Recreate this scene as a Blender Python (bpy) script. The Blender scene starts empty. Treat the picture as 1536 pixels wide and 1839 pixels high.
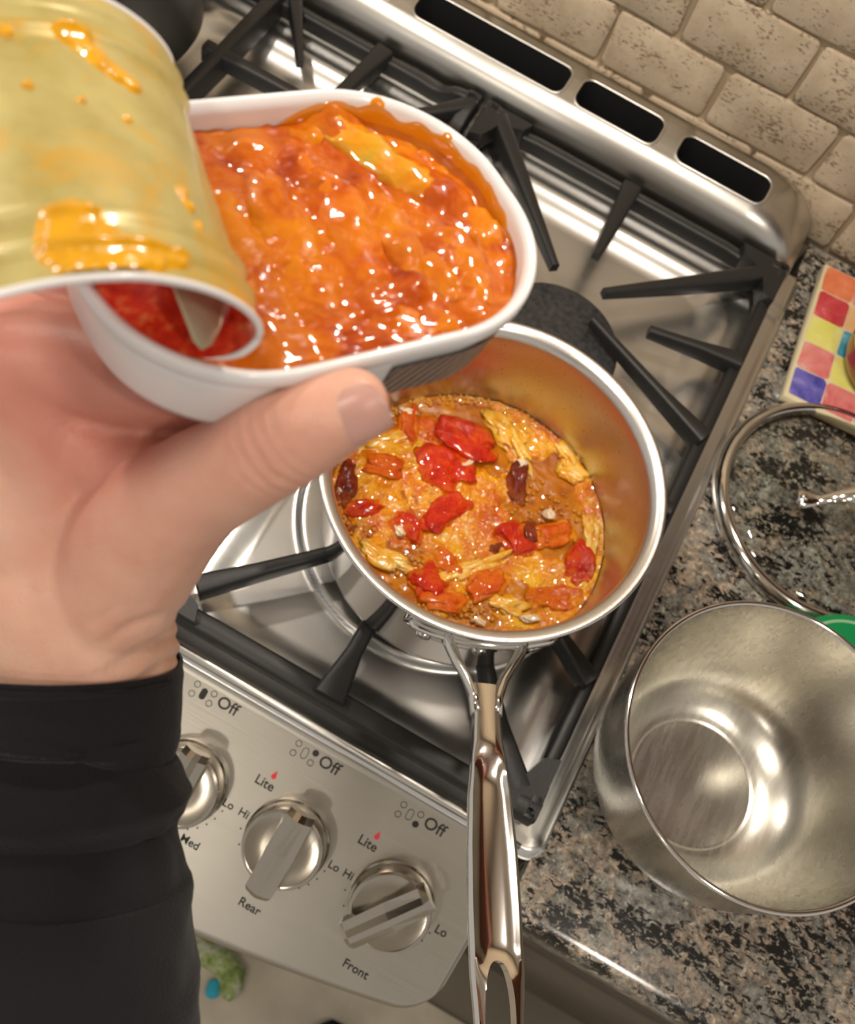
import bpy, bmesh, math, random
from math import sin, cos, pi, radians, sqrt, exp
from mathutils import Vector, Matrix, noise
random.seed(7)
SC = bpy.context.scene
COL = SC.collection

# ------------------------------------------------------------------ camera
cam_data = bpy.data.cameras.new('camera')
cam_data.sensor_fit = 'HORIZONTAL'
cam_data.sensor_width = 36.0
cam_data.lens = 1900.0 / 1536.0 * 36.0
cam_data.clip_start = 0.01
cam = bpy.data.objects.new('camera', cam_data)
COL.objects.link(cam)
CAM = Vector((-0.11993, -0.70915, 0.63752))
RIGHT = Vector((0.867506, 0.459093, 0.191485))
DOWN = Vector((0.496101, -0.770435, -0.400393))
FWD = Vector((-0.036291, 0.44234, -0.896113))
cam.matrix_world = Matrix((
    (RIGHT.x, -DOWN.x, -FWD.x, CAM.x),
    (RIGHT.y, -DOWN.y, -FWD.y, CAM.y),
    (RIGHT.z, -DOWN.z, -FWD.z, CAM.z),
    (0, 0, 0, 1)))
cam_data.dof.use_dof = True
cam_data.dof.focus_distance = 0.40
cam_data.dof.aperture_fstop = 22.0
SC.camera = cam

# ------------------------------------------------------------------ world, lamps, exposure
w = bpy.data.worlds.new('room_light')
SC.world = w
w.use_nodes = True
w.node_tree.nodes['Background'].inputs[0].default_value = (1.0, 0.93, 0.84, 1)
w.node_tree.nodes['Background'].inputs[1].default_value = 0.50
SC.view_settings.view_transform = 'Standard'
SC.view_settings.look = 'None'
SC.view_settings.gamma = 1.0
SC.view_settings.use_curve_mapping = False
SC.view_settings.exposure = 0.0

def lamp(name, loc, target, size, power, color=(1, 0.9, 0.78), size_y=None):
    d = bpy.data.lights.new(name, 'AREA')
    d.energy = power
    d.color = color
    if size_y:
        d.shape = 'RECTANGLE'; d.size = size; d.size_y = size_y
    else:
        d.shape = 'DISK'; d.size = size
    o = bpy.data.objects.new(name, d)
    COL.objects.link(o)
    o.location = loc
    o.rotation_euler = (Vector(target) - Vector(loc)).to_track_quat('-Z', 'Y').to_euler()
    return o
# two halogen lamps in the hood over the cooktop, ceiling downlights behind and beside the cook
lamp('hood_lamp', (-0.13, -0.27, 0.76), (-0.13, -0.22, 0), 0.05, 2.4)
lamp('hood_lamp', (-0.62, -0.27, 0.76), (-0.60, -0.22, 0), 0.05, 2.4)
lamp('ceiling_lamp', (-0.55, -1.05, 1.50), (-0.3, -0.5, 0), 0.13, 5)
lamp('ceiling_lamp', (0.55, -0.95, 1.50), (0.1, -0.4, 0), 0.13, 5)
lamp('ceiling_lamp', (-0.55, -2.40, 1.50), (-0.1, -0.8, 0), 0.16, 4)

# ------------------------------------------------------------------ material helpers
def nodes_of(name):
    m = bpy.data.materials.new(name)
    m.use_nodes = True
    nt = m.node_tree
    return m, nt, nt.nodes['Principled BSDF']

def N(nt, typ, **kw):
    n = nt.nodes.new(typ)
    for k, v in kw.items():
        if k.startswith('i_'):
            key = k[2:]
            key = int(key) if key.isdigit() else key.replace('_', ' ')
            n.inputs[key].default_value = v
        else:
            setattr(n, k, v)
    return n

def L(nt, a, b):
    nt.links.new(a, b)

def ramp(nt, fac, stops, interp='LINEAR'):
    r = nt.nodes.new('ShaderNodeValToRGB')
    r.color_ramp.interpolation = interp
    e = r.color_ramp.elements
    while len(e) < len(stops):
        e.new(0.5)
    for i, (p, c) in enumerate(stops):
        e[i].position = p
        e[i].color = (*c, 1) if len(c) == 3 else c
    L(nt, fac, r.inputs[0])
    return r

def coord(nt, scale=(1, 1, 1), kind='Object', rot=(0, 0, 0)):
    t = nt.nodes.new('ShaderNodeTexCoord')
    mp = nt.nodes.new('ShaderNodeMapping')
    mp.inputs['Scale'].default_value = scale
    mp.inputs['Rotation'].default_value = rot
    L(nt, t.outputs[kind], mp.inputs['Vector'])
    return mp.outputs[0]

def noise_tex(nt, vec, scale, detail=4, rough=0.5, dist=0.0):
    n = N(nt, 'ShaderNodeTexNoise')
    n.inputs['Scale'].default_value = scale
    n.inputs['Detail'].default_value = detail
    n.inputs['Roughness'].default_value = rough
    n.inputs['Distortion'].default_value = dist
    L(nt, vec, n.inputs['Vector'])
    return n

def bump(nt, b, height, strength=0.3, dist=0.001):
    n = N(nt, 'ShaderNodeBump')
    n.inputs['Strength'].default_value = strength
    n.inputs['Distance'].default_value = dist
    L(nt, height, n.inputs['Height'])
    L(nt, n.outputs[0], b.inputs['Normal'])
    return n

def plain(name, color, rough=0.5, metal=0.0, coat=0.0, spec=0.5, sss=0.0, bscale=None, bstr=0.2, bdist=0.0005, vary=0.0):
    m, nt, b = nodes_of(name)
    b.inputs['Base Color'].default_value = (*color, 1)
    b.inputs['Roughness'].default_value = rough
    b.inputs['Metallic'].default_value = metal
    b.inputs['Coat Weight'].default_value = coat
    b.inputs['Coat Roughness'].default_value = 0.05
    b.inputs['Specular IOR Level'].default_value = spec
    if sss:
        b.inputs['Subsurface Weight'].default_value = sss
        b.inputs['Subsurface Radius'].default_value = (0.008, 0.003, 0.0015)
        b.inputs['Subsurface Scale'].default_value = 1.0
    if bscale:
        v = coord(nt)
        n = noise_tex(nt, v, bscale, 5)
        bump(nt, b, n.outputs[0], bstr, bdist)
        if vary:
            r = ramp(nt, n.outputs[0], [(0.3, tuple(c * (1 - vary) for c in color)), (0.7, tuple(min(1, c * (1 + vary)) for c in color))])
            L(nt, r.outputs[0], b.inputs['Base Color'])
    return m

def brushed(name, color, rough, scale, bstr=0.12, rvar=0.12, spots=True):
    """brushed steel: noise drawn out along the brushing direction"""
    m, nt, b = nodes_of(name)
    b.inputs['Metallic'].default_value = 1.0
    v = coord(nt, scale)
    n = noise_tex(nt, v, 1.0, 3, 0.6)
    v2 = coord(nt)
    n2 = noise_tex(nt, v2, 18, 3)
    c = ramp(nt, n2.outputs[0], [(0.3, tuple(x * 0.92 for x in color)), (0.7, color)])
    L(nt, c.outputs[0], b.inputs['Base Color'])
    mr = N(nt, 'ShaderNodeMapRange')
    mr.inputs['To Min'].default_value = rough - rvar / 2
    mr.inputs['To Max'].default_value = rough + rvar / 2
    L(nt, n.outputs[0], mr.inputs['Value'])
    L(nt, mr.outputs[0], b.inputs['Roughness'])
    bump(nt, b, n.outputs[0], bstr, 0.0004)
    return m

# ------------------------------------------------------------------ geometry helpers
def obj(name, verts, faces, mat=None, parent=None, smooth=True, local=False, matrix=None, auto=None):
    """one mesh object; vertices are world coordinates unless local"""
    me = bpy.data.meshes.new(name)
    if parent is not None and not local:
        inv = world_of(parent).inverted()
        verts = [inv @ Vector(v) for v in verts]
    me.from_pydata([tuple(v) for v in verts], [], faces)
    me.validate()
    me.update()
    bm = bmesh.new(); bm.from_mesh(me)
    bmesh.ops.recalc_face_normals(bm, faces=bm.faces)
    bm.to_mesh(me); bm.free()
    if mat:
        me.materials.append(mat)
    o = bpy.data.objects.new(name, me)
    COL.objects.link(o)
    if parent is not None:
        o.parent = parent
    if matrix is not None:
        o.matrix_local = matrix
    if smooth:
        shade(me, auto)
    return o

def world_of(o):
    m = o.matrix_basis.copy() if o.parent is None else world_of(o.parent) @ o.matrix_basis
    return m

def shade(me, auto=None):
    me.polygons.foreach_set('use_smooth', [True] * len(me.polygons))
    if auto:
        bm = bmesh.new(); bm.from_mesh(me)
        for e in bm.edges:
            if len(e.link_faces) == 2 and e.calc_face_angle(0) > radians(auto):
                e.smooth = False
        bm.to_mesh(me); bm.free()

def empty(name, loc=(0, 0, 0), matrix=None):
    o = bpy.data.objects.new(name, None)
    o.empty_display_size = 0.02
    COL.objects.link(o)
    if matrix is not None:
        o.matrix_world = matrix
    else:
        o.location = loc
    return o

def tag(o, label=None, cat=None, group=None, kind=None):
    if label: o['label'] = label
    if cat: o['category'] = cat
    if group: o['group'] = group
    if kind: o['kind'] = kind
    return o

def lathe(profile, n=64, center=(0, 0, 0), a0=0.0, a1=2 * pi, close=True):
    """revolve (r, z) profile about z"""
    vs, fs = [], []
    full = abs(a1 - a0 - 2 * pi) < 1e-6
    cols = n if full else n + 1
    for i in range(cols):
        a = a0 + (a1 - a0) * i / n
        for r, z in profile:
            vs.append((center[0] + r * cos(a), center[1] + r * sin(a), center[2] + z))
    k = len(profile)
    for i in range(n):
        j = (i + 1) % cols
        for q in range(k - 1):
            fs.append((i * k + q, j * k + q, j * k + q + 1, i * k + q + 1))
    return vs, fs

def merge(*parts):
    vs, fs = [], []
    for v, f in parts:
        o = len(vs)
        vs += list(v)
        fs += [tuple(i + o for i in q) for q in f]
    return vs, fs

def box(x0, x1, y0, y1, z0, z1):
    v = [(x, y, z) for x in (x0, x1) for y in (y0, y1) for z in (z0, z1)]
    return v, [(0, 1, 3, 2), (4, 6, 7, 5), (0, 4, 5, 1), (2, 3, 7, 6), (0, 2, 6, 4), (1, 5, 7, 3)]

def cbox(x0, x1, y0, y1, z0, z1, c):
    """box with its top edges chamfered by c"""
    rings = [(0, z0), (0, z1 - c), (c * .35, z1 - c * .3), (c, z1)]
    vs, fs = [], []
    for d, z in rings:
        q = c * .6
        pts = [(x0 + d + q, y0 + d), (x1 - d - q, y0 + d), (x1 - d, y0 + d + q), (x1 - d, y1 - d - q),
               (x1 - d - q, y1 - d), (x0 + d + q, y1 - d), (x0 + d, y1 - d - q), (x0 + d, y0 + d + q)]
        vs += [(x, y, z) for x, y in pts]
    for r in range(len(rings) - 1):
        for i in range(8):
            j = (i + 1) % 8
            fs.append((r * 8 + i, r * 8 + j, (r + 1) * 8 + j, (r + 1) * 8 + i))
    fs.append(tuple(range(24, 32)))
    fs.append(tuple(range(7, -1, -1)))
    return vs, fs

def tube(path, radii, n=12, squash=1.0, up=(0, 0, 1), caps=True):
    """swept tube along path with a radius per point; squash flattens along up"""
    P = [Vector(p) for p in path]
    vs, fs = [], []
    up = Vector(up)
    for i, p in enumerate(P):
        t = (P[min(i + 1, len(P) - 1)] - P[max(i - 1, 0)]).normalized()
        s = t.cross(up)
        if s.length < 1e-4:
            s = t.cross(Vector((1, 0, 0)))
        s.normalize()
        u = s.cross(t).normalized()
        r = radii[i] if hasattr(radii, '__len__') else radii
        for k in range(n):
            a = 2 * pi * k / n
            vs.append(p + s * (r * cos(a)) + u * (r * squash * sin(a)))
    for i in range(len(P) - 1):
        for k in range(n):
            j = (k + 1) % n
            fs.append((i * n + k, i * n + j, (i + 1) * n + j, (i + 1) * n + k))
    if caps:
        for base, i, d in ((0, 0, -1), ((len(P) - 1) * n, len(P) - 1, 1)):
            c = len(vs)
            vs.append(P[i])
            for k in range(n):
                fs.append((base + k, base + (k + 1) % n, c))
    return vs, fs

def bar(path, widths, drop=0.016, ch=0.0022):
    """cast bar: chamfered rectangular section swept along (x, y, ztop) points; width and drop per point"""
    P = [Vector(p) for p in path]
    vs, fs = [], []
    for i, p in enumerate(P):
        a = P[max(i - 1, 0)]; b = P[min(i + 1, len(P) - 1)]
        t = (b - a); t.z = 0
        t.normalize()
        s = Vector((t.y, -t.x, 0))
        w = (widths[i] if hasattr(widths, '__len__') else widths) / 2
        d = drop[i] if hasattr(drop, '__len__') else drop
        c = min(ch, w * .6)
        sec = [(-w, -d), (-w, -c), (-w + c * .4, -c * .35), (-w + c, 0), (w - c, 0), (w - c * .4, -c * .35), (w, -c), (w, -d)]
        for x, z in sec:
            vs.append(p + s * x + Vector((0, 0, z)))
    k = 8
    for i in range(len(P) - 1):
        for q in range(k):
            r = (q + 1) % k
            fs.append((i * k + q, i * k + r, (i + 1) * k + r, (i + 1) * k + q))
    fs.append(tuple(range(k - 1, -1, -1)))
    fs.append(tuple(range((len(P) - 1) * k, len(P) * k)))
    return vs, fs

def grid(nx, ny, fn):
    vs = [fn(i / (nx - 1), j / (ny - 1)) for j in range(ny) for i in range(nx)]
    fs = [(j * nx + i, j * nx + i + 1, (j + 1) * nx + i + 1, (j + 1) * nx + i) for j in range(ny - 1) for i in range(nx - 1)]
    return vs, fs

def sstep(a, b, x):
    t = min(1, max(0, (x - a) / (b - a)))
    return t * t * (3 - 2 * t)

def fbm(x, y, z=0.0, o=3):
    return noise.fractal((x, y, z), 1.0, 2.0, o)

def evaluated_mesh(o):
    dg = bpy.context.evaluated_depsgraph_get()
    dg.update()
    return bpy.data.meshes.new_from_object(o.evaluated_get(dg))

def apply_mods(o):
    me = evaluated_mesh(o)
    old = o.data
    o.modifiers.clear()
    o.data = me
    bpy.data.meshes.remove(old)
    return o

# ------------------------------------------------------------------ materials
STEEL = (0.62, 0.60, 0.56)
M_cook = brushed('brushed_cooktop_steel', (0.72, 0.715, 0.70), 0.31, (14, 520, 60), 0.08, 0.08)
M_panel = brushed('brushed_panel_steel', (0.47, 0.445, 0.395), 0.33, (16, 700, 700), 0.14)
M_guard = brushed('brushed_backguard_steel', STEEL, 0.30, (10, 380, 380), 0.12)
M_knob = brushed('knob_steel', (0.47, 0.43, 0.37), 0.18, (900, 30, 60), 0.06)
M_pan_in = brushed('pan_inside_steel', (0.66, 0.62, 0.57), 0.27, (60, 60, 900), 0.10)
M_bowl_in = brushed('bowl_inside_steel', (0.62, 0.60, 0.54), 0.27, (260, 30, 90), 0.08, 0.14)
M_chrome = plain('polished_steel', (0.76, 0.74, 0.71), 0.09, 1.0)
M_polish = plain('polished_pan_wall', (0.68, 0.66, 0.63), 0.10, 1.0)
M_rim = plain('satin_pan_rim', (0.74, 0.72, 0.69), 0.30, 1.0, bscale=900, bstr=0.15)
M_iron = plain('matte_cast_iron', (0.014, 0.0135, 0.0135), 0.44, 0.0, spec=0.5, bscale=900, bstr=0.25, bdist=0.0006)
M_cap = plain('black_enamel_burner_cap', (0.03, 0.03, 0.032), 0.38, bscale=260, bstr=0.2, vary=0.5)
M_dark = plain('dark_hollow', (0.006, 0.006, 0.006), 0.7)
M_black = plain('black_print', (0.012, 0.012, 0.012), 0.6)
M_red = plain('red_print', (0.62, 0.03, 0.05), 0.6)
M_body = plain('range_dark_body', (0.06, 0.058, 0.055), 0.35, 0.6)

def make_granite():
    m, nt, b = nodes_of('speckled_granite')
    v = coord(nt)
    big = noise_tex(nt, v, 26, 3, 0.55, 0.6)
    base = ramp(nt, big.outputs[0], [(0.34, (0.31, 0.31, 0.29)), (0.43, (0.18, 0.172, 0.155)), (0.49, (0.37, 0.30, 0.24)), (0.55, (0.29, 0.275, 0.245)), (0.63, (0.20, 0.195, 0.18)), (0.72, (0.38, 0.285, 0.22))])
    mid = noise_tex(nt, v, 215, 5, 0.66, 0.6)
    mr_ = ramp(nt, mid.outputs[0], [(0.36, (0.35, 0.34, 0.33)), (0.48, (0.85, 0.83, 0.80)), (0.58, (1.15, 1.12, 1.05)), (0.68, (1.9, 1.85, 1.7))])
    mul = N(nt, 'ShaderNodeMix', data_type='RGBA', blend_type='MULTIPLY'); mul.inputs[0].default_value = 1
    L(nt, base.outputs[0], mul.inputs[6]); L(nt, mr_.outputs[0], mul.inputs[7])
    # black mica: drawn-out veins and specks
    vm = coord(nt, (1.0, 1.7, 1.0), rot=(0, 0, 0.6))
    blk = noise_tex(nt, vm, 165, 6, 0.66, 0.8)
    clus = noise_tex(nt, vm, 24, 2)
    s2 = N(nt, 'ShaderNodeMath', operation='MULTIPLY_ADD'); L(nt, clus.outputs[0], s2.inputs[0]); s2.inputs[1].default_value = 0.75; L(nt, blk.outputs[0], s2.inputs[2])
    br = ramp(nt, s2.outputs[0], [(0.900, (0, 0, 0)), (0.925, (1, 1, 1))])
    mx = N(nt, 'ShaderNodeMix', data_type='RGBA'); L(nt, br.outputs[0], mx.inputs[0])
    L(nt, mul.outputs[2], mx.inputs[6]); mx.inputs[7].default_value = (0.010, 0.010, 0.010, 1)
    # cream flecks
    fl = noise_tex(nt, v, 260, 3, 0.6, 0.5)
    fr = ramp(nt, fl.outputs[0], [(0.62, (0, 0, 0)), (0.67, (1, 1, 1))])
    mx2 = N(nt, 'ShaderNodeMix', data_type='RGBA'); L(nt, fr.outputs[0], mx2.inputs[0])
    L(nt, mx.outputs[2], mx2.inputs[6]); mx2.inputs[7].default_value = (0.52, 0.47, 0.38, 1)
    L(nt, mx2.outputs[2], b.inputs['Base Color'])
    b.inputs['Roughness'].default_value = 0.14
    b.inputs['Specular IOR Level'].default_value = 0.45
    return m
M_granite = make_granite()

def make_travertine():
    m, nt, b = nodes_of('tumbled_travertine')
    t = nt.nodes.new('ShaderNodeTexCoord')
    info = nt.nodes.new('ShaderNodeObjectInfo')
    off = N(nt, 'ShaderNodeVectorMath', operation='MULTIPLY_ADD')
    comb = N(nt, 'ShaderNodeCombineXYZ')
    L(nt, info.outputs['Random'], comb.inputs[0]); L(nt, info.outputs['Random'], comb.inputs[2])
    L(nt, comb.outputs[0], off.inputs[0]); off.inputs[1].default_value = (7, 7, 7); L(nt, t.outputs['Object'], off.inputs[2])
    v = off.outputs[0]
    n1 = noise_tex(nt, v, 45, 4, 0.6)
    c = ramp(nt, n1.outputs[0], [(0.3, (0.47, 0.37, 0.25)), (0.55, (0.57, 0.46, 0.33)), (0.75, (0.63, 0.53, 0.39))])
    mp = N(nt, 'ShaderNodeMapping'); mp.inputs['Scale'].default_value = (1.0, 1.0, 2.0); L(nt, v, mp.inputs[0])
    pit = noise_tex(nt, mp.outputs[0], 260, 3, 0.55, 0.5)
    area = noise_tex(nt, v, 40, 2)
    s = N(nt, 'ShaderNodeMath', operation='MULTIPLY_ADD'); L(nt, area.outputs[0], s.inputs[0]); s.inputs[1].default_value = 0.6; L(nt, pit.outputs[0], s.inputs[2])
    pr = ramp(nt, s.outputs[0], [(0.90, (1, 1, 1)), (0.96, (0, 0, 0))])
    mx = N(nt, 'ShaderNodeMix', data_type='RGBA'); L(nt, pr.outputs[0], mx.inputs[0])
    mx.inputs[6].default_value = (0.25, 0.175, 0.105, 1)
    L(nt, c.outputs[0], mx.inputs[7])
    L(nt, mx.outputs[2], b.inputs['Base Color'])
    b.inputs['Roughness'].default_value = 0.62
    bump(nt, b, pr.outputs[0], 0.55, 0.0012)
    return m
M_trav = make_travertine()
M_grout = plain('tan_grout', (0.42, 0.33, 0.22), 0.85, bscale=500, bstr=0.4)
M_floor = plain('beige_floor_tile', (0.58, 0.51, 0.40), 0.45, bscale=16, bstr=0.1, vary=0.16)
M_floorgrout = plain('floor_grout', (0.20, 0.17, 0.13), 0.9)
M_wood = plain('dark_cabinet_wood', (0.075, 0.055, 0.042), 0.30, bscale=30, bstr=0.05, vary=0.2)

# ------------------------------------------------------------------ the setting: wall, floor
TW, TH, TX, TZ = 0.0952, 0.0526, -0.2109, 0.0519
wv, wf = box(-1.5, 1.3, 0.0045, 0.08, -0.95, 1.5)
wall = obj('wall_back', wv, wf, M_grout, smooth=False)
tag(wall, kind='structure')
tile_meshes = []
def tile_mesh(seed):
    """tumbled stone tile: wobbly rounded outline, soft edge"""
    rnd = random.Random(seed)
    hw, hh = (TW - 0.0034) / 2, (TH - 0.0034) / 2
    pts = []
    r = 0.0045
    for cx, cz, a0 in ((hw - r, hh - r, 0), (-hw + r, hh - r, 90), (-hw + r, -hh + r, 180), (hw - r, -hh + r, 270)):
        rr = r * rnd.uniform(0.6, 1.25)
        for k in range(3):
            a = radians(a0 + 45 * k)
            pts.append((cx + rr * cos(a) + rnd.uniform(-.0004, .0004), cz + rr * sin(a) + rnd.uniform(-.0004, .0004)))
    q = []
    for i in range(len(pts)):
        a, b = pts[i], pts[(i + 1) % len(pts)]
        d = math.dist(a, b)
        m = max(1, int(d / 0.014))
        for k in range(m):
            u = k / m
            q.append((a[0] + (b[0] - a[0]) * u + rnd.uniform(-.0005, .0005), a[1] + (b[1] - a[1]) * u + rnd.uniform(-.0005, .0005)))
    n = len(q)
    vs = []
    for s, y in ((1.0, 0.006), (1.0, 0.0012), (0.984, -0.0002), (0.955, -0.0007)):
        for x, z in q:
            dx = (1 - s) * 0.6
            vs.append((x * (1 - dx * 1.0), y, z * (1 - dx * 1.9)))
    fs = []
    for rr in range(3):
        for i in range(n):
            j = (i + 1) % n
            fs.append((rr * n + i, rr * n + j, (rr + 1) * n + j, (rr + 1) * n + i))
    fs.append(tuple(range(3 * n, 4 * n)))
    me = bpy.data.meshes.new('tile')
    me.from_pydata(vs, [], fs); me.update()
    bm = bmesh.new(); bm.from_mesh(me); bmesh.ops.recalc_face_normals(bm, faces=bm.faces); bm.to_mesh(me); bm.free()
    shade(me, 40)
    me.materials.append(M_trav)
    return me
tile_meshes = [tile_mesh(k) for k in range(7)]
for row in range(0, 9):
    zc = TZ / 2 if row == 0 else TZ + (row - 0.5) * TH
    for i in range(-7, 9):
        shift = 0.5 if row % 2 == 0 else 0.0
        xc = TX + (i + shift + 0.5) * TW
        if xc < -0.85 or xc > 0.6:
            continue
        o = bpy.data.objects.new('tile', random.choice(tile_meshes))
        COL.objects.link(o)
        o.parent = wall
        sgn = random.choice((-1, 1))
        o.matrix_local = Matrix.Translation((xc + random.uniform(-.0007, .0007), random.uniform(0.0, .0012), zc)) @ Matrix.Rotation(random.uniform(-.006, .006), 4, 'Y')
        if row == 0:
            o.scale = (1, 1, TZ / TH)

fv, ff = box(-1.6, 1.4, -2.6, 0.02, -0.99, -0.9265)
floor = obj('floor', fv, ff, M_floorgrout, smooth=False)
tag(floor, kind='structure')
fme = None
FT = 0.40
for i in range(-4, 5):
    for j in range(-7, 1):
        x0 = 0.25 + i * FT; y0 = -0.582 + j * FT
        v, f = cbox(-FT / 2 + .003, FT / 2 - .003, -FT / 2 + .003, FT / 2 - .003, -0.008, 0.0, 0.0018)
        if fme is None:
            o = obj('floor_tile', v, f, M_floor, smooth=True, local=True, auto=30); fme = o.data
        else:
            o = bpy.data.objects.new('floor_tile', fme); COL.objects.link(o)
        o.parent = floor
        o.location = (x0 + FT / 2, y0 - FT / 2, -0.92 + random.uniform(-.0005, .0005))


# ------------------------------------------------------------------ what hangs above the range (out of the frame, seen in reflections)
M_ceil = plain('white_ceiling_paint', (0.85, 0.83, 0.78), 0.9)
v, f = box(-1.6, 1.4, -2.6, 0.08, 1.52, 1.56)
tag(obj('ceiling', v, f, M_ceil, smooth=False), kind='structure')
hood = empty('range_hood', (-0.38, -0.23, 0.80))
tag(hood, 'stainless range hood with two lamps above the cooktop', 'hood')
v, f = box(-0.76, 0.0, -0.46, 0.0, 0.80, 0.90)
obj('hood_canopy', v, f, M_guard, hood, smooth=False)
v, f = box(-0.55, -0.21, -0.30, 0.0, 0.90, 1.52)
obj('hood_chimney', v, f, M_guard, hood, smooth=False)
v, f = box(-0.70, -0.06, -0.40, -0.06, 0.797, 0.80)
obj('hood_filter', v, f, plain('pale_hood_underside', (0.62, 0.60, 0.56), 0.5), hood, smooth=False)
M_cherry = plain('cherry_wood', (0.16, 0.045, 0.025), 0.35)
wc = empty('wall_cabinet', (0.5, -0.16, 0.52))
tag(wc, 'cherry wood wall cabinet above the granite countertop', 'cabinet')
v, f = box(0.03, 1.0, -0.32, 0.0, 0.52, 1.30)
obj('cabinet_box', v, f, M_cherry, wc, smooth=False)
for x0 in (0.035, 0.52):
    v, f = cbox(x0, x0 + 0.475, 0.525, 1.295, 0, 0.02, 0.005)
    obj('cabinet_door', [(a, -0.32 - c, b_) for a, b_, c in v], f, M_cherry, wc, auto=30)

# ------------------------------------------------------------------ countertop and cabinet at the right
cv = []
prof = [(-0.597 + .012, -0.036), (-0.597 + .004, -0.034), (-0.597, -0.027), (-0.597, -0.008), (-0.597 + .003, -0.002), (-0.597 + .009, 0.0), (-0.003, 0.0), (-0.003, -0.036)]
def extrude_x(profile, x0, x1):
    n = len(profile)
    vs = [(x0, y, z) for y, z in profile] + [(x1, y, z) for y, z in profile]
    fs = [(i, (i + 1) % n, n + (i + 1) % n, n + i) for i in range(n)]
    fs += [tuple(range(n - 1, -1, -1)), tuple(range(n, 2 * n))]
    return vs, fs
v, f = extrude_x(prof, 0.0135, 1.3)
counter = obj('countertop', v, f, M_granite, auto=40)
tag(counter, 'speckled grey, black and tan granite countertop beside the range', 'countertop')

cab = empty('base_cabinet', (0.65, -0.25, -0.92))
tag(cab, 'dark brown wooden base cabinet under the granite countertop', 'cabinet')
v, f = box(0.02, 1.3, -0.50, -0.01, -0.84, -0.037)
obj('cabinet_body', v, f, M_wood, cab, smooth=False)
v, f = box(0.02, 1.3, -0.44, -0.01, -0.92, -0.84)
obj('toe_kick', v, f, M_wood, cab, smooth=False)
for x0, x1 in ((0.03, 0.47), (0.475, 0.91)):
    for z0, z1 in ((-0.20, -0.055), (-0.52, -0.215), (-0.83, -0.535)):
        v, f = cbox(x0, x1, z0, z1, 0, 0.02, 0.005)
        v = [(a, -0.50 - c, b_) for a, b_, c in v]
        obj('drawer_front', v, f, M_wood, cab, auto=30)

# ------------------------------------------------------------------ the range
rng = empty('gas_range', (-0.37, -0.30, -0.92))
tag(rng, 'stainless steel gas range with slotted backguard and knobs on a sloping front panel', 'stove')
XR = 0.0185
v, f = box(-0.775, 0.008, -0.555, -0.006, -0.90, -0.012)
obj('range_body', v, f, M_body, rng, smooth=False)

def rrect(x, y, cx, cy, hx, hy, r):
    dx = abs(x - cx) - (hx - r); dy = abs(y - cy) - (hy - r)
    return math.hypot(max(dx, 0), max(dy, 0)) + min(max(dx, dy), 0) - r
WELLS = [(-0.137, -0.318, 0.112, 0.218, 0.035), (-0.395, -0.318, 0.118, 0.218, 0.035), (-0.64, -0.318, 0.10, 0.218, 0.035)]
BURN = [(-0.13, -0.395, 0.101), (-0.132, -0.235, 0.078), (-0.40, -0.31, 0.08)]
def cook_z(x, y):
    z = 0.0035
    for cx, cy, hx, hy, r in WELLS:
        d = rrect(x, y, cx, cy, hx, hy, r)
        z -= 0.0055 * sstep(0.0, -0.020, d)
        z += 0.0006 * exp(-((d - 0.004) / 0.004) ** 2)
    for cx, cy, r in BURN:
        d = math.hypot(x - cx, y - cy) - r
        if r < 0.09:
            z += 0.0012 * sstep(0.004, -0.02, d); continue
        z += 0.0042 * sstep(0.001, -0.004, d) - 0.0030 * sstep(-0.004, -0.06, d)
    z += 0.0022 * sstep(-0.104, -0.094, y) + 0.0022 * sstep(-0.090, -0.080, y)
    e = rrect(x, y, (XR - 0.78) / 2, -0.28, (XR + 0.78) / 2, 0.284, 0.012)
    z += 0.0010 * exp(-((e + 0.0065) / 0.004) ** 2)
    z -= 0.0045 * sstep(-0.005, 0.0, e)
    if x > XR - 0.02 and y > -0.555:   # the right border falls away towards the counter
        z -= 0.0034 * max(0, min(1, (x - XR + 0.0135) / 0.0105)) * sstep(-0.555, -0.545, y)
        z = max(z, 0.0006)
    return z
NX, NY = 330, 300
XA, XB = -0.60, XR
def cook_pt(u, vv):
    x = XA + (XB - XA) * u
    y = -0.564 + 0.512 * vv
    # pull the outer corner in so that it is rounded in plan
    r = 0.012
    dx = x - (XR - r); dy = (-0.564 + r) - y
    if dx > 0 and dy > 0:
        k = max(dx, dy) / math.hypot(dx, dy)
        x = XR - r + dx * k; y = -0.564 + r - dy * k
    return (x, y, cook_z(x, y))
v, f = grid(NX, NY, cook_pt)
# skirt of the rim
def skirt(v, idx, dz):
    vs = list(v); o = len(vs); fs = []
    for i in idx:
        vs.append((v[i][0], v[i][1], dz))
    for a in range(len(idx) - 1):
        fs.append((idx[a], idx[a + 1], o + a + 1, o + a))
    return vs, fs
front = [i for i in range(NX)]
right = [j * NX + NX - 1 for j in range(NY)]
v, f2 = skirt(v, front + right[1:], 0.0004)
cook = obj('cooktop', v, f + f2, M_cook, rng)

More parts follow.
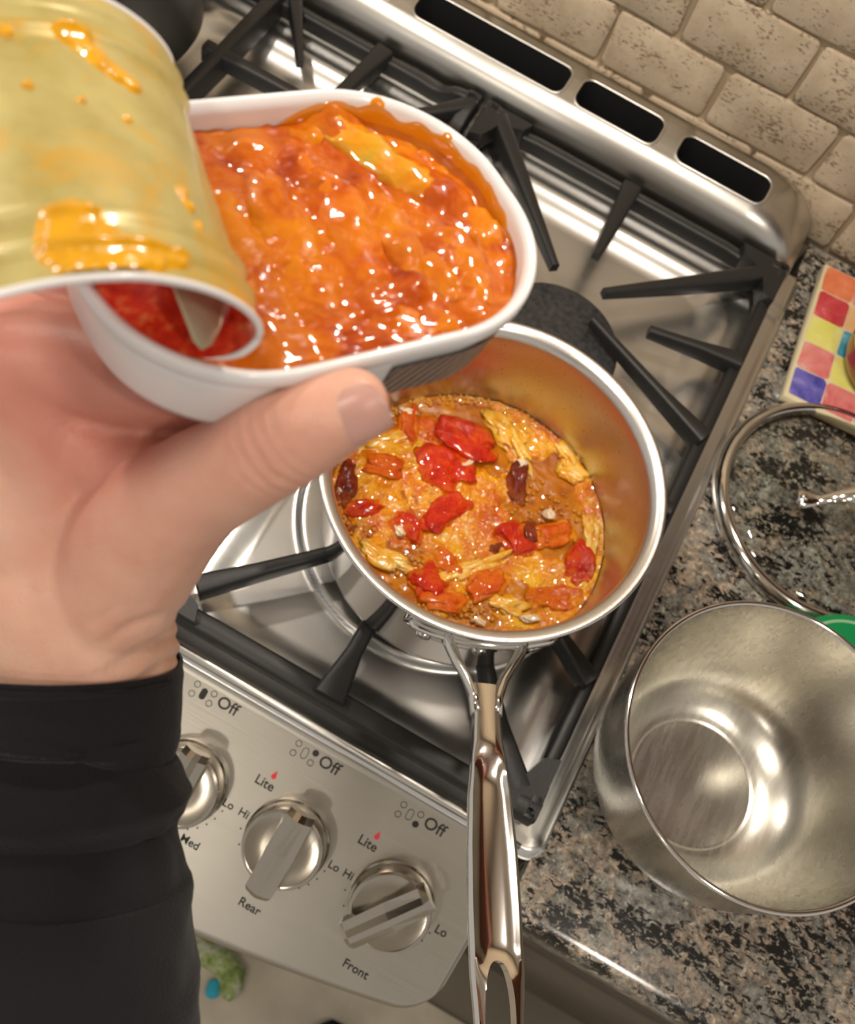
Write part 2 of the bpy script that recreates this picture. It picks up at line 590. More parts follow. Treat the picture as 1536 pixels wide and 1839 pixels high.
# backguard: extruded profile with the right end rounded off
bp = [(-0.066, 0.000), (-0.0675, 0.012), (-0.0675, 0.026), (-0.0655, 0.036), (-0.060, 0.045), (-0.052, 0.0505), (-0.042, 0.053), (-0.030, 0.0545), (-0.016, 0.0545), (-0.008, 0.0525), (-0.0045, 0.049), (-0.004, 0.02), (-0.004, 0.0)]
def scaled_prof(ky, kz):
    return [(-0.001 + (y + 0.001) * ky, z * kz) for y, z in bp]
secs = [(-0.80, 1, 1), (-0.052, 1, 1), (-0.044, .995, .985), (-0.034, .985, .95), (-0.0245, .975, .90), (-0.0145, .96, .80), (-0.0045, .94, .62), (0.004, .925, .38), (0.0085, .91, 0.0)]
vs, fs = [], []
nb = len(bp)
for x, ky, kz in secs:
    vs += [(x, y, z) for y, z in scaled_prof(ky, kz)]
for s in range(len(secs) - 1):
    for i in range(nb - 1):
        fs.append((s * nb + i, s * nb + i + 1, (s + 1) * nb + i + 1, (s + 1) * nb + i))
    fs.append((s * nb + nb - 1, s * nb, (s + 1) * nb, (s + 1) * nb + nb - 1))
fs.append(tuple(range(nb)))
fs.append(tuple(range((len(secs) - 1) * nb, len(secs) * nb))[::-1])
guard = obj('backguard', vs, fs, M_guard, rng)
def slot_cut(x0, x1, y0, y1, r=0.0085, z0=0.008, z1=0.09):
    pts = []
    for cx, cy, a0 in ((x1 - r, y1 - r, 0), (x0 + r, y1 - r, 90), (x0 + r, y0 + r, 180), (x1 - r, y0 + r, 270)):
        for k in range(6):
            a = radians(a0 + 18 * k)
            pts.append((cx + r * cos(a), cy + r * sin(a)))
    n = len(pts)
    return [(x, y, z0) for x, y in pts] + [(x, y, z1) for x, y in pts], \
        [(i, (i + 1) % n, n + (i + 1) % n, n + i) for i in range(n)] + [tuple(range(n))[::-1], tuple(range(n, 2 * n))]
SLOTS = [(-0.121, -0.0435, -0.0505, -0.0235), (-0.2105, -0.1385, -0.0505, -0.0225), (-0.355, -0.221, -0.0505, -0.0225), (-0.46, -0.374, -0.0505, -0.0225)]
for s in SLOTS:
    v, f = slot_cut(*s)
    c = obj('cutter', v, f, M_dark, smooth=False)
    md = guard.modifiers.new('cut', 'BOOLEAN'); md.operation = 'DIFFERENCE'; md.object = c; md.solver = 'EXACT'
    try: md.material_mode = 'TRANSFER'
    except Exception: pass
    apply_mods(guard)
    bpy.data.objects.remove(c)
for s in SLOTS:   # the bright rolled lip of every vent slot
    x0, x1, y0, y1 = s
    v, _ = slot_cut(x0 - .0006, x1 + .0006, y0 - .0006, y1 + .0006, 0.009)
    n = len(v) // 2
    ring = []
    for x, y, z in v[:n]:
        for i in range(len(bp) - 1):
            (ya, za), (yb, zb) = bp[i], bp[i + 1]
            if ya <= y <= yb:
                ring.append((x, y, za + (zb - za) * (y - ya) / (yb - ya) + .0002)); break
    v, f = tube(ring + [ring[0]], 0.0012, 6, caps=False)
    obj('slot_lip', v, f, M_rim, rng)
for ob_me in (guard.data,):
    shade(ob_me, 35)

# sloping control panel with a bowed front
PN = Vector((0, -0.4472, 0.8944)); PU = Vector((0, 0.8944, 0.4472)); PX = Vector((1, 0, 0))
P0 = Vector((0, -0.557, 0.0))
def panel_front(x):
    # y of the front edge on the panel plane
    t = (x + 0.375) / 0.375
    return -0.7055 + 0.040 * t * t
def on_panel(x, y, h=0.0):
    return Vector((x, y, 0.5 * (y + 0.557))) + PN * h
XP = 0.0075
def panel_pt(u, vv):
    x = -0.62 + (XP + 0.62) * u
    yb = panel_front(x)
    # rounded front corner in plan
    r = 0.022
    dx = x - (XP - r)
    if dx > 0:
        yb += r - sqrt(max(0, r * r - dx * dx))
    y = yb + (-0.5585 - yb) * vv
    h = 0.0
    e = min(XP - x, (y - yb))
    h -= 0.004 * (1 - sstep(0, 0.005, e)) ** 2
    h += 0.0022 * sstep(-0.5635, -0.5605, y)
    return on_panel(x, y, h)
NU, NV = 200, 60
us = [1 - (1 - i / (NU - 1)) ** 1.6 for i in range(NU)]
vv_ = [(j / (NV - 1)) ** 1.3 for j in range(NV)]
vs = [panel_pt(us[i], vv_[j]) for j in range(NV) for i in range(NU)]
fs = [(j * NU + i, j * NU + i + 1, (j + 1) * NU + i + 1, (j + 1) * NU + i) for j in range(NV - 1) for i in range(NU - 1)]
edge = [i for i in range(NU)] + [j * NU + NU - 1 for j in range(1, NV)]
o0 = len(vs)
for i in edge:
    p = vs[i]
    vs.append(p + Vector((0, 0.0015, -0.0055)))
for i in edge:
    p = vs[i]
    vs.append(p + Vector((-0.004, 0.006, -0.034)))
ne = len(edge)
for a in range(ne - 1):
    fs.append((edge[a], edge[a + 1], o0 + a + 1, o0 + a))
    fs.append((o0 + a, o0 + a + 1, o0 + ne + a + 1, o0 + ne + a))
panel = obj('control_panel', vs, fs, M_panel, rng)
v, f = tube([(-0.62, -0.5585, 0.0046), (-0.02, -0.5585, 0.0046), (0.004, -0.5585, 0.003)], [0.0034, 0.0034, 0.002], 10)
obj('panel_trim', v, f, M_guard, rng)

def panel_matrix(x, y, h=0.0, ang=0.0):
    p = on_panel(x, y, h)
    m = Matrix(((PX.x, PU.x, PN.x, p.x), (PX.y, PU.y, PN.y, p.y), (PX.z, PU.z, PN.z, p.z), (0, 0, 0, 1)))
    return m @ Matrix.Rotation(ang, 4, 'Z')

def rel(parent, mw):
    return world_of(parent).inverted() @ mw

def panel_text(txt, x0, x1, y, mat=None):
    cu = bpy.data.curves.new('lettering', 'FONT')
    cu.body = txt; cu.size = 0.01; cu.extrude = 0.00004; cu.resolution_u = 3
    cu.offset = 0.00012
    tmp = bpy.data.objects.new('lettering', cu)
    COL.objects.link(tmp)
    me = evaluated_mesh(tmp)
    bpy.data.objects.remove(tmp)
    xs = [q.co.x for q in me.vertices]; ys = [q.co.y for q in me.vertices]
    s = (x1 - x0) / (max(xs) - min(xs))
    mx, my = min(xs), 0.0
    cap = 0.0072
    for q in me.vertices:
        q.co.x = (q.co.x - mx) * s; q.co.y = (q.co.y - cap / 2) * s
    me.materials.clear(); me.materials.append(mat or M_black)
    o = bpy.data.objects.new('lettering', me)
    COL.objects.link(o); o.parent = panel
    o.matrix_local = rel(panel, panel_matrix(x0, y, 0.00025))
    return o

def flat_ring(cx, cy, rx, ry, lw, n=28, filled=False):
    vs, fs = [], []
    h = 0.0
    def pt(a, k):
        # stadium for ovals
        x = cos(a) * (rx + k); yy = sin(a) * (rx + k)
        if ry > rx: yy += (ry - rx) * (1 if sin(a) >= 0 else -1)
        return x, yy
    for i in range(n):
        a = 2 * pi * (i + .5) / n
        for k in ((-lw / 2, lw / 2) if not filled else (lw / 2,)):
            x, yy = pt(a, k); vs.append((cx + x, cy + yy, h))
    if filled:
        return vs, [tuple(range(n))]
    for i in range(n):
        j = (i + 1) % n
        fs.append((2 * i, 2 * i + 1, 2 * j + 1, 2 * j))
    return vs, fs

def burner_icon(xoff, which):
    parts = []
    for k, (cx, cy) in enumerate(((-0.016, 0.0033), (-0.016, -0.0033), (-0.010, 0.0), (-0.0042, 0.0033), (-0.0042, -0.0033))):
        if k == 1: cx -= 0.0003
        parts.append(flat_ring(cx, cy, 0.00185, 0.0034 if k == 2 else 0.00185, 0.00038, filled=(k == which)))
    v, f = merge(*parts)
    o = obj('burner_symbol', v, f, M_black, panel, smooth=False, local=True)
    o.matrix_local = rel(panel, panel_matrix(xoff, -0.5727, 0.00028))
for x, wch in ((-0.1965, 2), (-0.1252, 3), (-0.0520, 4)):
    panel_text('Off', x, x + 0.0142, -0.5712)
    burner_icon(x, wch)
for x in (-0.2265, -0.1530, -0.0810):
    panel_text('Lite', x, x + 0.0120, -0.5972)
    # small red flame
    fl = [(0, -0.0028), (0.0013, -0.0022), (0.0017, -0.0008), (0.0011, 0.0008), (0.0004, 0.0032), (-0.0004, 0.0016), (-0.0013, 0.0), (-0.0016, -0.0012), (-0.0010, -0.0024)]
    o = obj('flame_symbol', [(a, b_, 0) for a, b_ in fl], [tuple(range(len(fl)))], M_red, panel, smooth=False, local=True)
    o.matrix_local = rel(panel, panel_matrix(x + 0.0085, -0.5912, 0.00025))
for a, b_ in ((-0.1632, -0.1520), (-0.0893, -0.0790)):
    panel_text('Lo', a, a + 0.0068, -0.6172)
    panel_text('Hi', b_, b_ + 0.0060, -0.6172)
panel_text('Lo', -0.0145, -0.0072, -0.6180)
panel_text('Rear', -0.1250, -0.1107, -0.6590)
panel_text('Front', -0.0522, -0.0355, -0.6590)
panel_text('Med', -0.1748, -0.1628, -0.6455)
KX = (-0.1898, -0.1182, -0.0452); KY = -0.6187
for kx in KX:
    for ang in (195, 214, -8, -21, -33, -45, -57, -70):
        a = radians(ang)
        v, f = flat_ring(0.0, 0.0, 0.00055, 0.00055, 0, 10, True)
        o = obj('dial_dot', v, f, M_black, panel, smooth=False, local=True)
        o.matrix_local = rel(panel, panel_matrix(kx + 0.0290 * cos(a), KY + 0.0290 * 0.8944 * sin(a), 0.00025))

# control knobs: stepped disc with a faceted grip across it
def knob(kx, ang, label):
    prof = [(0.0, 0.0), (0.0262, 0.0), (0.0262, 0.0025), (0.0252, 0.0035), (0.0248, 0.0145), (0.0240, 0.0165), (0.0225, 0.0172), (0.0215, 0.0168), (0.012, 0.0176), (0.0, 0.0178)]
    v, f = lathe(prof, 56)
    k = obj('control_knob', v, f, M_knob, rng, local=True, auto=35)
    k.matrix_local = rel(rng, panel_matrix(kx, KY, 0.0005, ang))
    k['label'] = label
    # grip: long in local y, facets along the crown
    sec = [(-0.0094, 0.015), (-0.0090, 0.0235), (-0.0042, 0.0268), (0.0, 0.0282), (0.0042, 0.0268), (0.0090, 0.0235), (0.0094, 0.015)]
    vs, fs = [], []
    n = len(sec)
    for yv, sx, dz in ((-0.0285, 0.80, -0.0015), (-0.026, .93, 0), (0.0, 1.0, 0), (0.022, .92, -0.0005), (0.0258, .86, -0.004)):
        for x, z in sec:
            vs.append((x * sx, yv, z + (dz if z > .016 else 0)))
    for i in range(4):
        for q in range(n):
            r = (q + 1) % n
            fs.append((i * n + q, i * n + r, (i + 1) * n + r, (i + 1) * n + q))
    fs.append(tuple(range(n))[::-1]); fs.append(tuple(range(4 * n, 5 * n)))
    g = obj('knob_grip', vs, fs, M_knob, k, local=True, smooth=False)
    return k
knob(KX[0], 0.0, 'knob turned off, partly behind the black sleeve')
knob(KX[1], 0.0, 'knob turned off, marked for the rear burner')
knob(KX[2], radians(-36), 'turned-on knob, marked for the front burner')

# burners
def burner(cx, cy, r, label, name='burner'):
    b = empty(name, (cx, cy, 0.004))
    tag(b, label, 'burner', 'gas burners of the cooktop')
    v, f = lathe([(0.0, 0.004), (r * .98, 0.004), (r * 1.0, 0.006), (r * .96, 0.0125), (0, 0.0125)], 56, (cx, cy, 0))
    obj('burner_head', v, f, M_knob, b, auto=35)
    v, f = lathe([(0, 0.0125), (r * .99, 0.0125), (r * 1.0, 0.0150), (r * .985, 0.0185), (r * .9, 0.0200), (0, 0.0206)], 64, (cx, cy, 0))
    obj('burner_cap', v, f, M_cap, b, auto=40)
    return b
burner(-0.132, -0.235, 0.052, 'round black burner cap behind the saucepan, partly under the tin')
burner(-0.130, -0.395, 0.040, 'front right burner hidden underneath the saucepan')
burner(-0.400, -0.310, 0.045, 'burner in the middle of the cooktop, behind the fish tin')

# cast-iron grates
ZG = 0.035
FC = [0]
def finger_part(parent, path, widths, drop):
    FC[0] += 1
    path = [(x, y, z - 0.00012 - 0.00004 * (FC[0] % 9)) for x, y, z in path]
    widths = [q * 0.86 for q in widths]; drop = [q * 0.85 for q in drop]
    v, f = bar(path, widths, drop)
    return obj('grate_finger', v, f, M_iron, parent, auto=50)
def scooped(p, q, w, axis):
    """frame bar whose ends stand at grate height and whose middle lies lower"""
    p = Vector(p); q = Vector(q); ln = (q - p).length
    pts, dr = [], []
    for s in (0, 0.012, 0.022, 0.030, 0.038, 0.05, ln / 2, ln - .05, ln - .038, ln - .030, ln - .022, ln - .012, ln):
        t = s / ln
        e = min(s, ln - s)
        z = ZG - 0.0075 * sstep(0.014, 0.040, e) - 0.003 * exp(-((e - 0.033) / 0.006) ** 2)
        a = p.lerp(q, t); pts.append((a.x, a.y, z)); dr.append(0.0185 - (ZG - z) * .5 - 0.002)
    return bar(pts, w, dr)
g = empty('burner_grate', (-0.137, -0.311, 0.004))
tag(g, 'black cast-iron grate under the saucepan, at the right of the cooktop', 'grate', 'cast-iron grates')
X0, X1, Y0, Y1 = -0.268, 0.0, -0.5495, -0.0725
h = 0.0058
parts = [scooped((X0, Y0 + h, 0), (X1, Y0 + h, 0), 0.0125, 0), scooped((X0, Y1 - .0048, 0), (X1, Y1 - .0048, 0), 0.0095, 0),
         scooped((X1 - .0048, Y0, 0), (X1 - .0048, Y1, 0), 0.0095, 1), scooped((X0 + h, Y0, 0), (X0 + h, Y1, 0), 0.0125, 1)]
for cx, cy in ((X1, Y1), (X1, Y0), (X0, Y1), (X0, Y0)):
    sx = -1 if cx == X1 else 1; sy = -1 if cy == Y1 else 1
    tri = [(cx + sx * .001, cy + sy * .001), (cx + sx * 0.040, cy + sy * .001), (cx + sx * 0.036, cy + sy * .011), (cx + sx * 0.018, cy + sy * 0.018), (cx + sx * .011, cy + sy * 0.036), (cx + sx * .001, cy + sy * 0.040)]
    n = len(tri)
    parts.append(([(x, y, ZG - .0004) for x, y in tri] + [(x, y, 0.018) for x, y in tri],
                  [tuple(range(n)), tuple(range(n, 2 * n))[::-1]] + [(i, (i + 1) % n, n + (i + 1) % n, n + i) for i in range(n)]))
    parts.append(box(cx + sx * .002, cx + sx * .011, cy + sy * .002, cy + sy * .011, max(cook_z(cx + sx * a, cy + sy * b_) for a in (.002, .011) for b_ in (.002, .011)) + .0003, 0.03))
v, f = merge(*parts)
obj('grate_frame', v, f, M_iron, g, auto=45)
F = 0.016
FG = [
    # rear burner
    ([(-0.254, -0.080, ZG), (-0.205, -0.132, ZG), (-0.156, -0.184, ZG)], [0.016, 0.012, 0.0072], [0.018, 0.017, 0.010]),
    ([(-0.1375, -0.076, ZG), (-0.1355, -0.115, ZG), (-0.1340, -0.156, ZG)], [0.018, 0.0125, 0.0072], [0.018, 0.016, 0.009]),
    ([(-0.012, -0.084, ZG), (-0.060, -0.130, ZG), (-0.1160, -0.1825, ZG)], [0.016, 0.012, 0.0068], [0.018, 0.016, 0.010]),
    ([(-0.004, -0.1755, ZG), (-0.036, -0.183, ZG), (-0.0735, -0.1925, ZG)], [0.016, 0.0095, 0.0080], [0.018, 0.016, 0.011]),
    ([(-0.004, -0.252, ZG), (-0.05, -0.235, ZG), (-0.1130, -0.2095, ZG)], [0.016, 0.0092, 0.0072], [0.018, 0.016, 0.010]),
    ([(-0.264, -0.240, ZG), (-0.225, -0.239, ZG), (-0.192, -0.238, ZG)], [0.016, 0.010, 0.0075], [0.018, 0.016, 0.010]),
    # bar between the two burners
    ([(-0.004, -0.318, ZG), (-0.135, -0.318, ZG), (-0.264, -0.318, ZG)], [0.013, 0.0115, 0.013], [0.020, 0.018, 0.020]),
    # front burner
    ([(-0.240, -0.5275, ZG), (-0.214, -0.500, ZG), (-0.160, -0.442, ZG)], [0.015, 0.0105, 0.0075], [0.018, 0.016, 0.010]),
    ([(-0.1385, -0.546, ZG), (-0.1395, -0.515, ZG), (-0.1415, -0.440, ZG)], [0.024, 0.0125, 0.0085], [0.018, 0.017, 0.011]),
    ([(-0.016, -0.536, ZG), (-0.0435, -0.508, ZG), (-0.095, -0.445, ZG)], [0.018, 0.0125, 0.0085], [0.018, 0.016, 0.010]),
    ([(-0.004, -0.455, ZG), (-0.035, -0.438, ZG), (-0.085, -0.415, ZG)], [0.015, 0.010, 0.0080], [0.018, 0.016, 0.010]),
    ([(-0.264, -0.396, ZG), (-0.225, -0.396, ZG), (-0.175, -0.396, ZG)], [0.015, 0.010, 0.0080], [0.018, 0.016, 0.010]),
]
for pth, wd, dr in FG:
    finger_part(g, pth, wd, dr)
g2 = empty('burner_grate', (-0.40, -0.31, 0.004))
tag(g2, 'black cast-iron grate at the middle of the cooktop, behind the fish tin', 'grate', 'cast-iron grates')
X0b, X1b = -0.525, -0.274
v, f = merge(scooped((X0b, Y0 + h, 0), (X1b, Y0 + h, 0), 0.0125, 0), scooped((X0b, Y1 - h, 0), (X1b, Y1 - h, 0), 0.0095, 0),
             scooped((X1b - h, Y0, 0), (X1b - h, Y1, 0), 0.0125, 1), scooped((X0b + h, Y0, 0), (X0b + h, Y1, 0), 0.0125, 1))
obj('grate_frame', v, f, M_iron, g2, auto=45)
for pth, wd, dr in [
    ([(-0.280, -0.084, ZG), (-0.300, -0.110, ZG), (-0.330, -0.142, ZG)], [0.015, 0.010, 0.007], [0.018, 0.016, 0.010]),
    ([(-0.3595, -0.077, ZG), (-0.3625, -0.110, ZG), (-0.366, -0.160, ZG)], [0.018, 0.013, 0.012], [0.018, 0.016, 0.012]),
    ([(-0.440, -0.078, ZG), (-0.425, -0.100, ZG), (-0.4045, -0.131, ZG)], [0.013, 0.009, 0.0062], [0.018, 0.016, 0.010]),
    ([(-0.4555, -0.076, ZG), (-0.4560, -0.160, ZG), (-0.4570, -0.235, ZG)], [0.014, 0.0125, 0.012], [0.026, 0.026, 0.024]),
    ([(-0.4690, -0.1620, ZG), (-0.420, -0.1610, ZG), (-0.345, -0.1600, ZG)], [0.013, 0.0115, 0.010], [0.016, 0.016, 0.016]),
    ([(-0.280, -0.25, ZG), (-0.32, -0.26, ZG), (-0.36, -0.28, ZG)], [0.014, 0.010, 0.008], [0.018, 0.016, 0.010]),
    ([(-0.280, -0.37, ZG), (-0.32, -0.36, ZG), (-0.36, -0.34, ZG)], [0.014, 0.010, 0.008], [0.018, 0.016, 0.010]),
    ([(-0.400, -0.546, ZG), (-0.400, -0.49, ZG), (-0.400, -0.42, ZG)], [0.018, 0.012, 0.009], [0.018, 0.016, 0.010]),
]:
    finger_part(g2, pth, wd, dr)

# dark stock pot on the far burner (upper left corner of the view)
sp = empty('stock_pot', (-0.535, -0.205, ZG))
tag(sp, 'large dull grey pot on the left burners, mostly out of view', 'pot')
M_pot = plain('dull_grey_pot', (0.055, 0.054, 0.046), 0.40, 0.5, bscale=60, bstr=0.05)
v, f = lathe([(0, 0.0), (0.066, 0.0), (0.074, 0.004), (0.078, 0.012), (0.078, 0.10), (0.081, 0.103), (0.081, 0.106), (0.076, 0.106), (0.076, 0.012), (0, 0.006)], 72, (-0.545, -0.190, ZG))
obj('pot_body', v, f, M_pot, sp, auto=40)

# ------------------------------------------------------------------ saucepan with soup
PC = Vector((-0.1195, -0.4148, ZG))
pan = empty('saucepan', PC)
tag(pan, 'polished stainless saucepan of tomato soup on the front right burner', 'saucepan')
HT = 0.095
outer = [(0.0, 0.0), (0.080, 0.0), (0.0845, 0.0008), (0.0868, 0.004), (0.0880, 0.012), (0.0912, 0.080), (0.0925, 0.086), (0.0960, 0.0915), (0.0985, 0.0938)]
rimp = [(0.0985, 0.0938), (0.0995, 0.0948), (0.0993, 0.0957), (0.0980, 0.0960), (0.0945, 0.0948), (0.0920, 0.0925), (0.0908, 0.0895)]
inner = [(0.0908, 0.0895), (0.0900, 0.0860), (0.0894, 0.080), (0.0862, 0.014), (0.0835, 0.006), (0.078, 0.0028), (0.0, 0.0025)]
def densify(p, step=0.004):
    q = []
    for a, b_ in zip(p[:-1], p[1:]):
        m = max(1, int(math.dist(a, b_) / step))
        q += [(a[0] + (b_[0] - a[0]) * k / m, a[1] + (b_[1] - a[1]) * k / m) for k in range(m)]
    return q + [p[-1]]
v, f = lathe(outer, 128, PC); obj('pan_wall', v, f, M_polish, pan, auto=60)
v, f = lathe(rimp, 128, PC); obj('pan_rim', v, f, M_rim, pan)
def make_pan_inside():
    m, nt, b = nodes_of('pan_inside')
    b.inputs['Metallic'].default_value = 1.0
    v = coord(nt, (70, 70, 70))
    v1 = coord(nt, (30, 30, 900))
    n = noise_tex(nt, v1, 1.0, 3)
    sp = noise_tex(nt, coord(nt), 900, 2)
    stain = noise_tex(nt, coord(nt), 26, 3)
    sr = ramp(nt, stain.outputs[0], [(0.35, (0.60, 0.60, 0.60)), (0.65, (0.53, 0.52, 0.51))])
    dots = ramp(nt, sp.outputs[0], [(0.27, (0.25, 0.15, 0.08)), (0.33, (1, 1, 1))])
    mx = N(nt, 'ShaderNodeMix', data_type='RGBA', blend_type='MULTIPLY'); mx.inputs[0].default_value = 1.0
    L(nt, sr.outputs[0], mx.inputs[6]); L(nt, dots.outputs[0], mx.inputs[7])
    L(nt, mx.outputs[2], b.inputs['Base Color'])
    b.inputs['Roughness'].default_value = 0.30
    bump(nt, b, n.outputs[0], 0.16, 0.0004)
    return m
v, f = lathe(densify(inner), 128, PC); obj('pan_inside', v, f, make_pan_inside(), pan)
# handle: riveted bracket, two arms, long hollowed grip with a hanging hole
HD = Vector((0.415, -0.910, 0)).normalized(); HS = Vector((-HD.y, HD.x, 0))
ha = math.atan2(HD.y, HD.x)
vs, fs = [], []
nb_ = 36
for i in range(nb_ + 1):
    t = -1 + 2 * i / nb_
    a = ha + t * radians(27)
    hh = 0.0112 * (1 - abs(t) ** 4) ** 0.5 + 0.0006
    for r, z in ((0.0895, 0.0715 - hh), (0.0937, 0.0715 - hh), (0.0945, 0.0715 - hh + .002), (0.0947, 0.0715 + hh - .002), (0.0942, 0.0715 + hh), (0.0900, 0.0715 + hh)):
        vs.append((PC.x + r * cos(a), PC.y + r * sin(a), PC.z + z))
for i in range(nb_):
    for q in range(5):
        fs.append((i * 6 + q, i * 6 + q + 1, (i + 1) * 6 + q + 1, (i + 1) * 6 + q))
fs.append(tuple(range(6))); fs.append(tuple(range(nb_ * 6, nb_ * 6 + 6))[::-1])
obj('handle_bracket', vs, fs, M_chrome, pan, auto=50)
ledge = []
for i in range(25):
    t = -1 + 2 * i / 24
    a = ha + t * radians(25)
    ledge.append((PC.x + 0.0962 * cos(a), PC.y + 0.0962 * sin(a), PC.z + 0.0805 - 0.004 * t * t))
v, f = tube(ledge, [0.0012] + [0.0027] * 23 + [0.0012], 10)
obj('bracket_ledge', v, f, M_chrome, pan)
for t in (-0.78, 0.0, 0.78):
    a = ha + t * radians(24)
    c = Vector((PC.x + 0.0945 * cos(a), PC.y + 0.0945 * sin(a), PC.z + 0.0695))
    d = Vector((cos(a), sin(a), 0))
    v, f = tube([c - d * .002, c + d * 0.0020, c + d * 0.0034, c + d * 0.0040], [0.0042, 0.0042, 0.0036, 0.0015], 16)
    obj('rivet', v, f, M_chrome, pan, auto=40)
def hz(s):   # handle height along its length
    return PC.z + 0.0795 + 0.0 + max(0, s - 0.10) * 0.30 - 0.10 * max(0, s - 0.25) ** 1.5
def hpt(s, side, dz=0):
    return Vector((PC.x, PC.y, 0)) + HD * s + HS * side + Vector((0, 0, hz(s) + dz))
for sgn, s0 in ((1, 0.0215), (-1, 0.0200)):
    pth = [hpt(0.0935, sgn * s0, -.001), hpt(0.099, sgn * (s0 - .002), 0), hpt(0.107, sgn * 0.0148, 0), hpt(0.116, sgn * 0.0098, 0), hpt(0.126, sgn * 0.0062, 0), hpt(0.136, sgn * 0.0048, 0)]
    v, f = tube(pth, [0.0036, 0.0032, 0.0028, 0.0028, 0.0031, 0.0034], 14, 1.25)
    obj('handle_arm', v, f, M_chrome, pan)
hw_k = [(0.120, 0.0086), (0.127, 0.0076), (0.138, 0.0072), (0.150, 0.0078), (0.163, 0.0092), (0.180, 0.0108), (0.205, 0.0120), (0.230, 0.0124), (0.255, 0.0120), (0.275, 0.0107), (0.288, 0.0088), (0.297, 0.0060), (0.301, 0.002)]
def interp(tab, s):
    for (a, x), (b_, y) in zip(tab[:-1], tab[1:]):
        if s <= b_:
            t = (s - a) / (b_ - a); t = t * t * (3 - 2 * t) * .5 + t * .5
            return x + (y - x) * t
    return tab[-1][1]
vs, fs = [], []
NS, NC = 90, 28
for i in range(NS):
    s = 0.120 + 0.181 * (1 - (1 - i / (NS - 1)) ** 1.15)
    wdt = interp(hw_k, s)
    # hollow groove in the grip
    gr = sstep(0.150, 0.172, s) * (1 - sstep(0.245, 0.262, s))
    for k in range(NC):
        a = 2 * pi * k / NC
        x = cos(a); y = sin(a)
        xx = math.copysign(abs(x) ** 0.75, x) * wdt
        yy = math.copysign(abs(y) ** 0.75, y) * (0.0046 if y > 0 else 0.0058)
        u = xx / wdt
        if y > 0:
            g1 = max(0, 1 - abs(u / 0.80) ** 3.5)
            yy -= gr * 0.0036 * g1
        vs.append(hpt(s, xx, yy))
for i in range(NS - 1):
    for k in range(NC):
        j = (k + 1) % NC
        fs.append((i * NC + k, i * NC + j, (i + 1) * NC + j, (i + 1) * NC + k))
fs.append(tuple(range(NC))); fs.append(tuple(range((NS - 1) * NC, NS * NC))[::-1])
hd = obj('handle', vs, fs, M_chrome, pan)
def hole_cut(s0, s1, w0):
    pts = []
    for i in range(40):
        a = 2 * pi * i / 40
        s = (s0 + s1) / 2 + (s1 - s0) / 2 * cos(a)
        pts.append((s, w0 * math.copysign(abs(sin(a)) ** 0.8, sin(a))))
    n = len(pts)
    vs = [hpt(s, x, -0.02) for s, x in pts] + [hpt(s, x, 0.02) for s, x in pts]
    return vs, [(i, (i + 1) % n, n + (i + 1) % n, n + i) for i in range(n)] + [tuple(range(n))[::-1], tuple(range(n, 2 * n))]
v, f = hole_cut(0.251, 0.2935, 0.0066)
c = obj('cutter', v, f, M_chrome, smooth=False)
md = hd.modifiers.new('cut', 'BOOLEAN'); md.operation = 'DIFFERENCE'; md.object = c; md.solver = 'EXACT'
apply_mods(hd); bpy.data.objects.remove(c)
shade(hd.data, 45)

# broth and what floats in it
SZ = 0.0600
SC_ = Vector((PC.x, PC.y, SZ))
SR = 0.0866
def soup_mat(name, stops, scale, bs, bstr, bdist, pale=None, coat=0.9):
    m, nt, b = nodes_of(name)
    v = coord(nt)
    n = noise_tex(nt, v, scale, 6, 0.60, 0.9)
    r = ramp(nt, n.outputs[0], stops)
    out = r.outputs[0]
    if pale:
        f2 = noise_tex(nt, v, 85, 4, 0.6, 1.6)
        fr = ramp(nt, f2.outputs[0], [(0.58, (0, 0, 0)), (0.70, (1, 1, 1))])
        mx = N(nt, 'ShaderNodeMix', data_type='RGBA'); L(nt, fr.outputs[0], mx.inputs[0])
        L(nt, out, mx.inputs[6]); mx.inputs[7].default_value = (*pale, 1)
        f3 = noise_tex(nt, v, 620, 2)
        f3r = ramp(nt, f3.outputs[0], [(0.27, (0.40, 0.20, 0.08)), (0.35, (1, 1, 1))])
        mm = N(nt, 'ShaderNodeMix', data_type='RGBA', blend_type='MULTIPLY'); mm.inputs[0].default_value = 0.8
        L(nt, mx.outputs[2], mm.inputs[6]); L(nt, f3r.outputs[0], mm.inputs[7])
        out = mm.outputs[2]
    L(nt, out, b.inputs['Base Color'])
    b.inputs['Roughness'].default_value = 0.30
    b.inputs['Specular IOR Level'].default_value = 0.2
    b.inputs['Coat Weight'].default_value = coat
    b.inputs['Coat Roughness'].default_value = 0.05
    n2 = noise_tex(nt, v, bs, 2, 0.5)
    bump(nt, b, n2.outputs[0], bstr, bdist)
    return m
def make_broth():
    return soup_mat('orange_broth', [(0.30, (0.26, 0.050, 0.0004)), (0.48, (0.44, 0.125, 0.0006)), (0.62, (0.52, 0.18, 0.0008)), (0.8, (0.58, 0.24, 0.002))], 40, 120, 0.35, 0.0022, None, 0.45)
def make_foam():
    return soup_mat('oily_egg_foam', [(0.30, (0.50, 0.065, 0.001)), (0.42, (0.64, 0.15, 0.002)), (0.51, (0.74, 0.27, 0.003)), (0.63, (0.80, 0.39, 0.008)), (0.80, (0.82, 0.48, 0.03))], 34, 260, 0.8, 0.0026, (0.84, 0.55, 0.20))
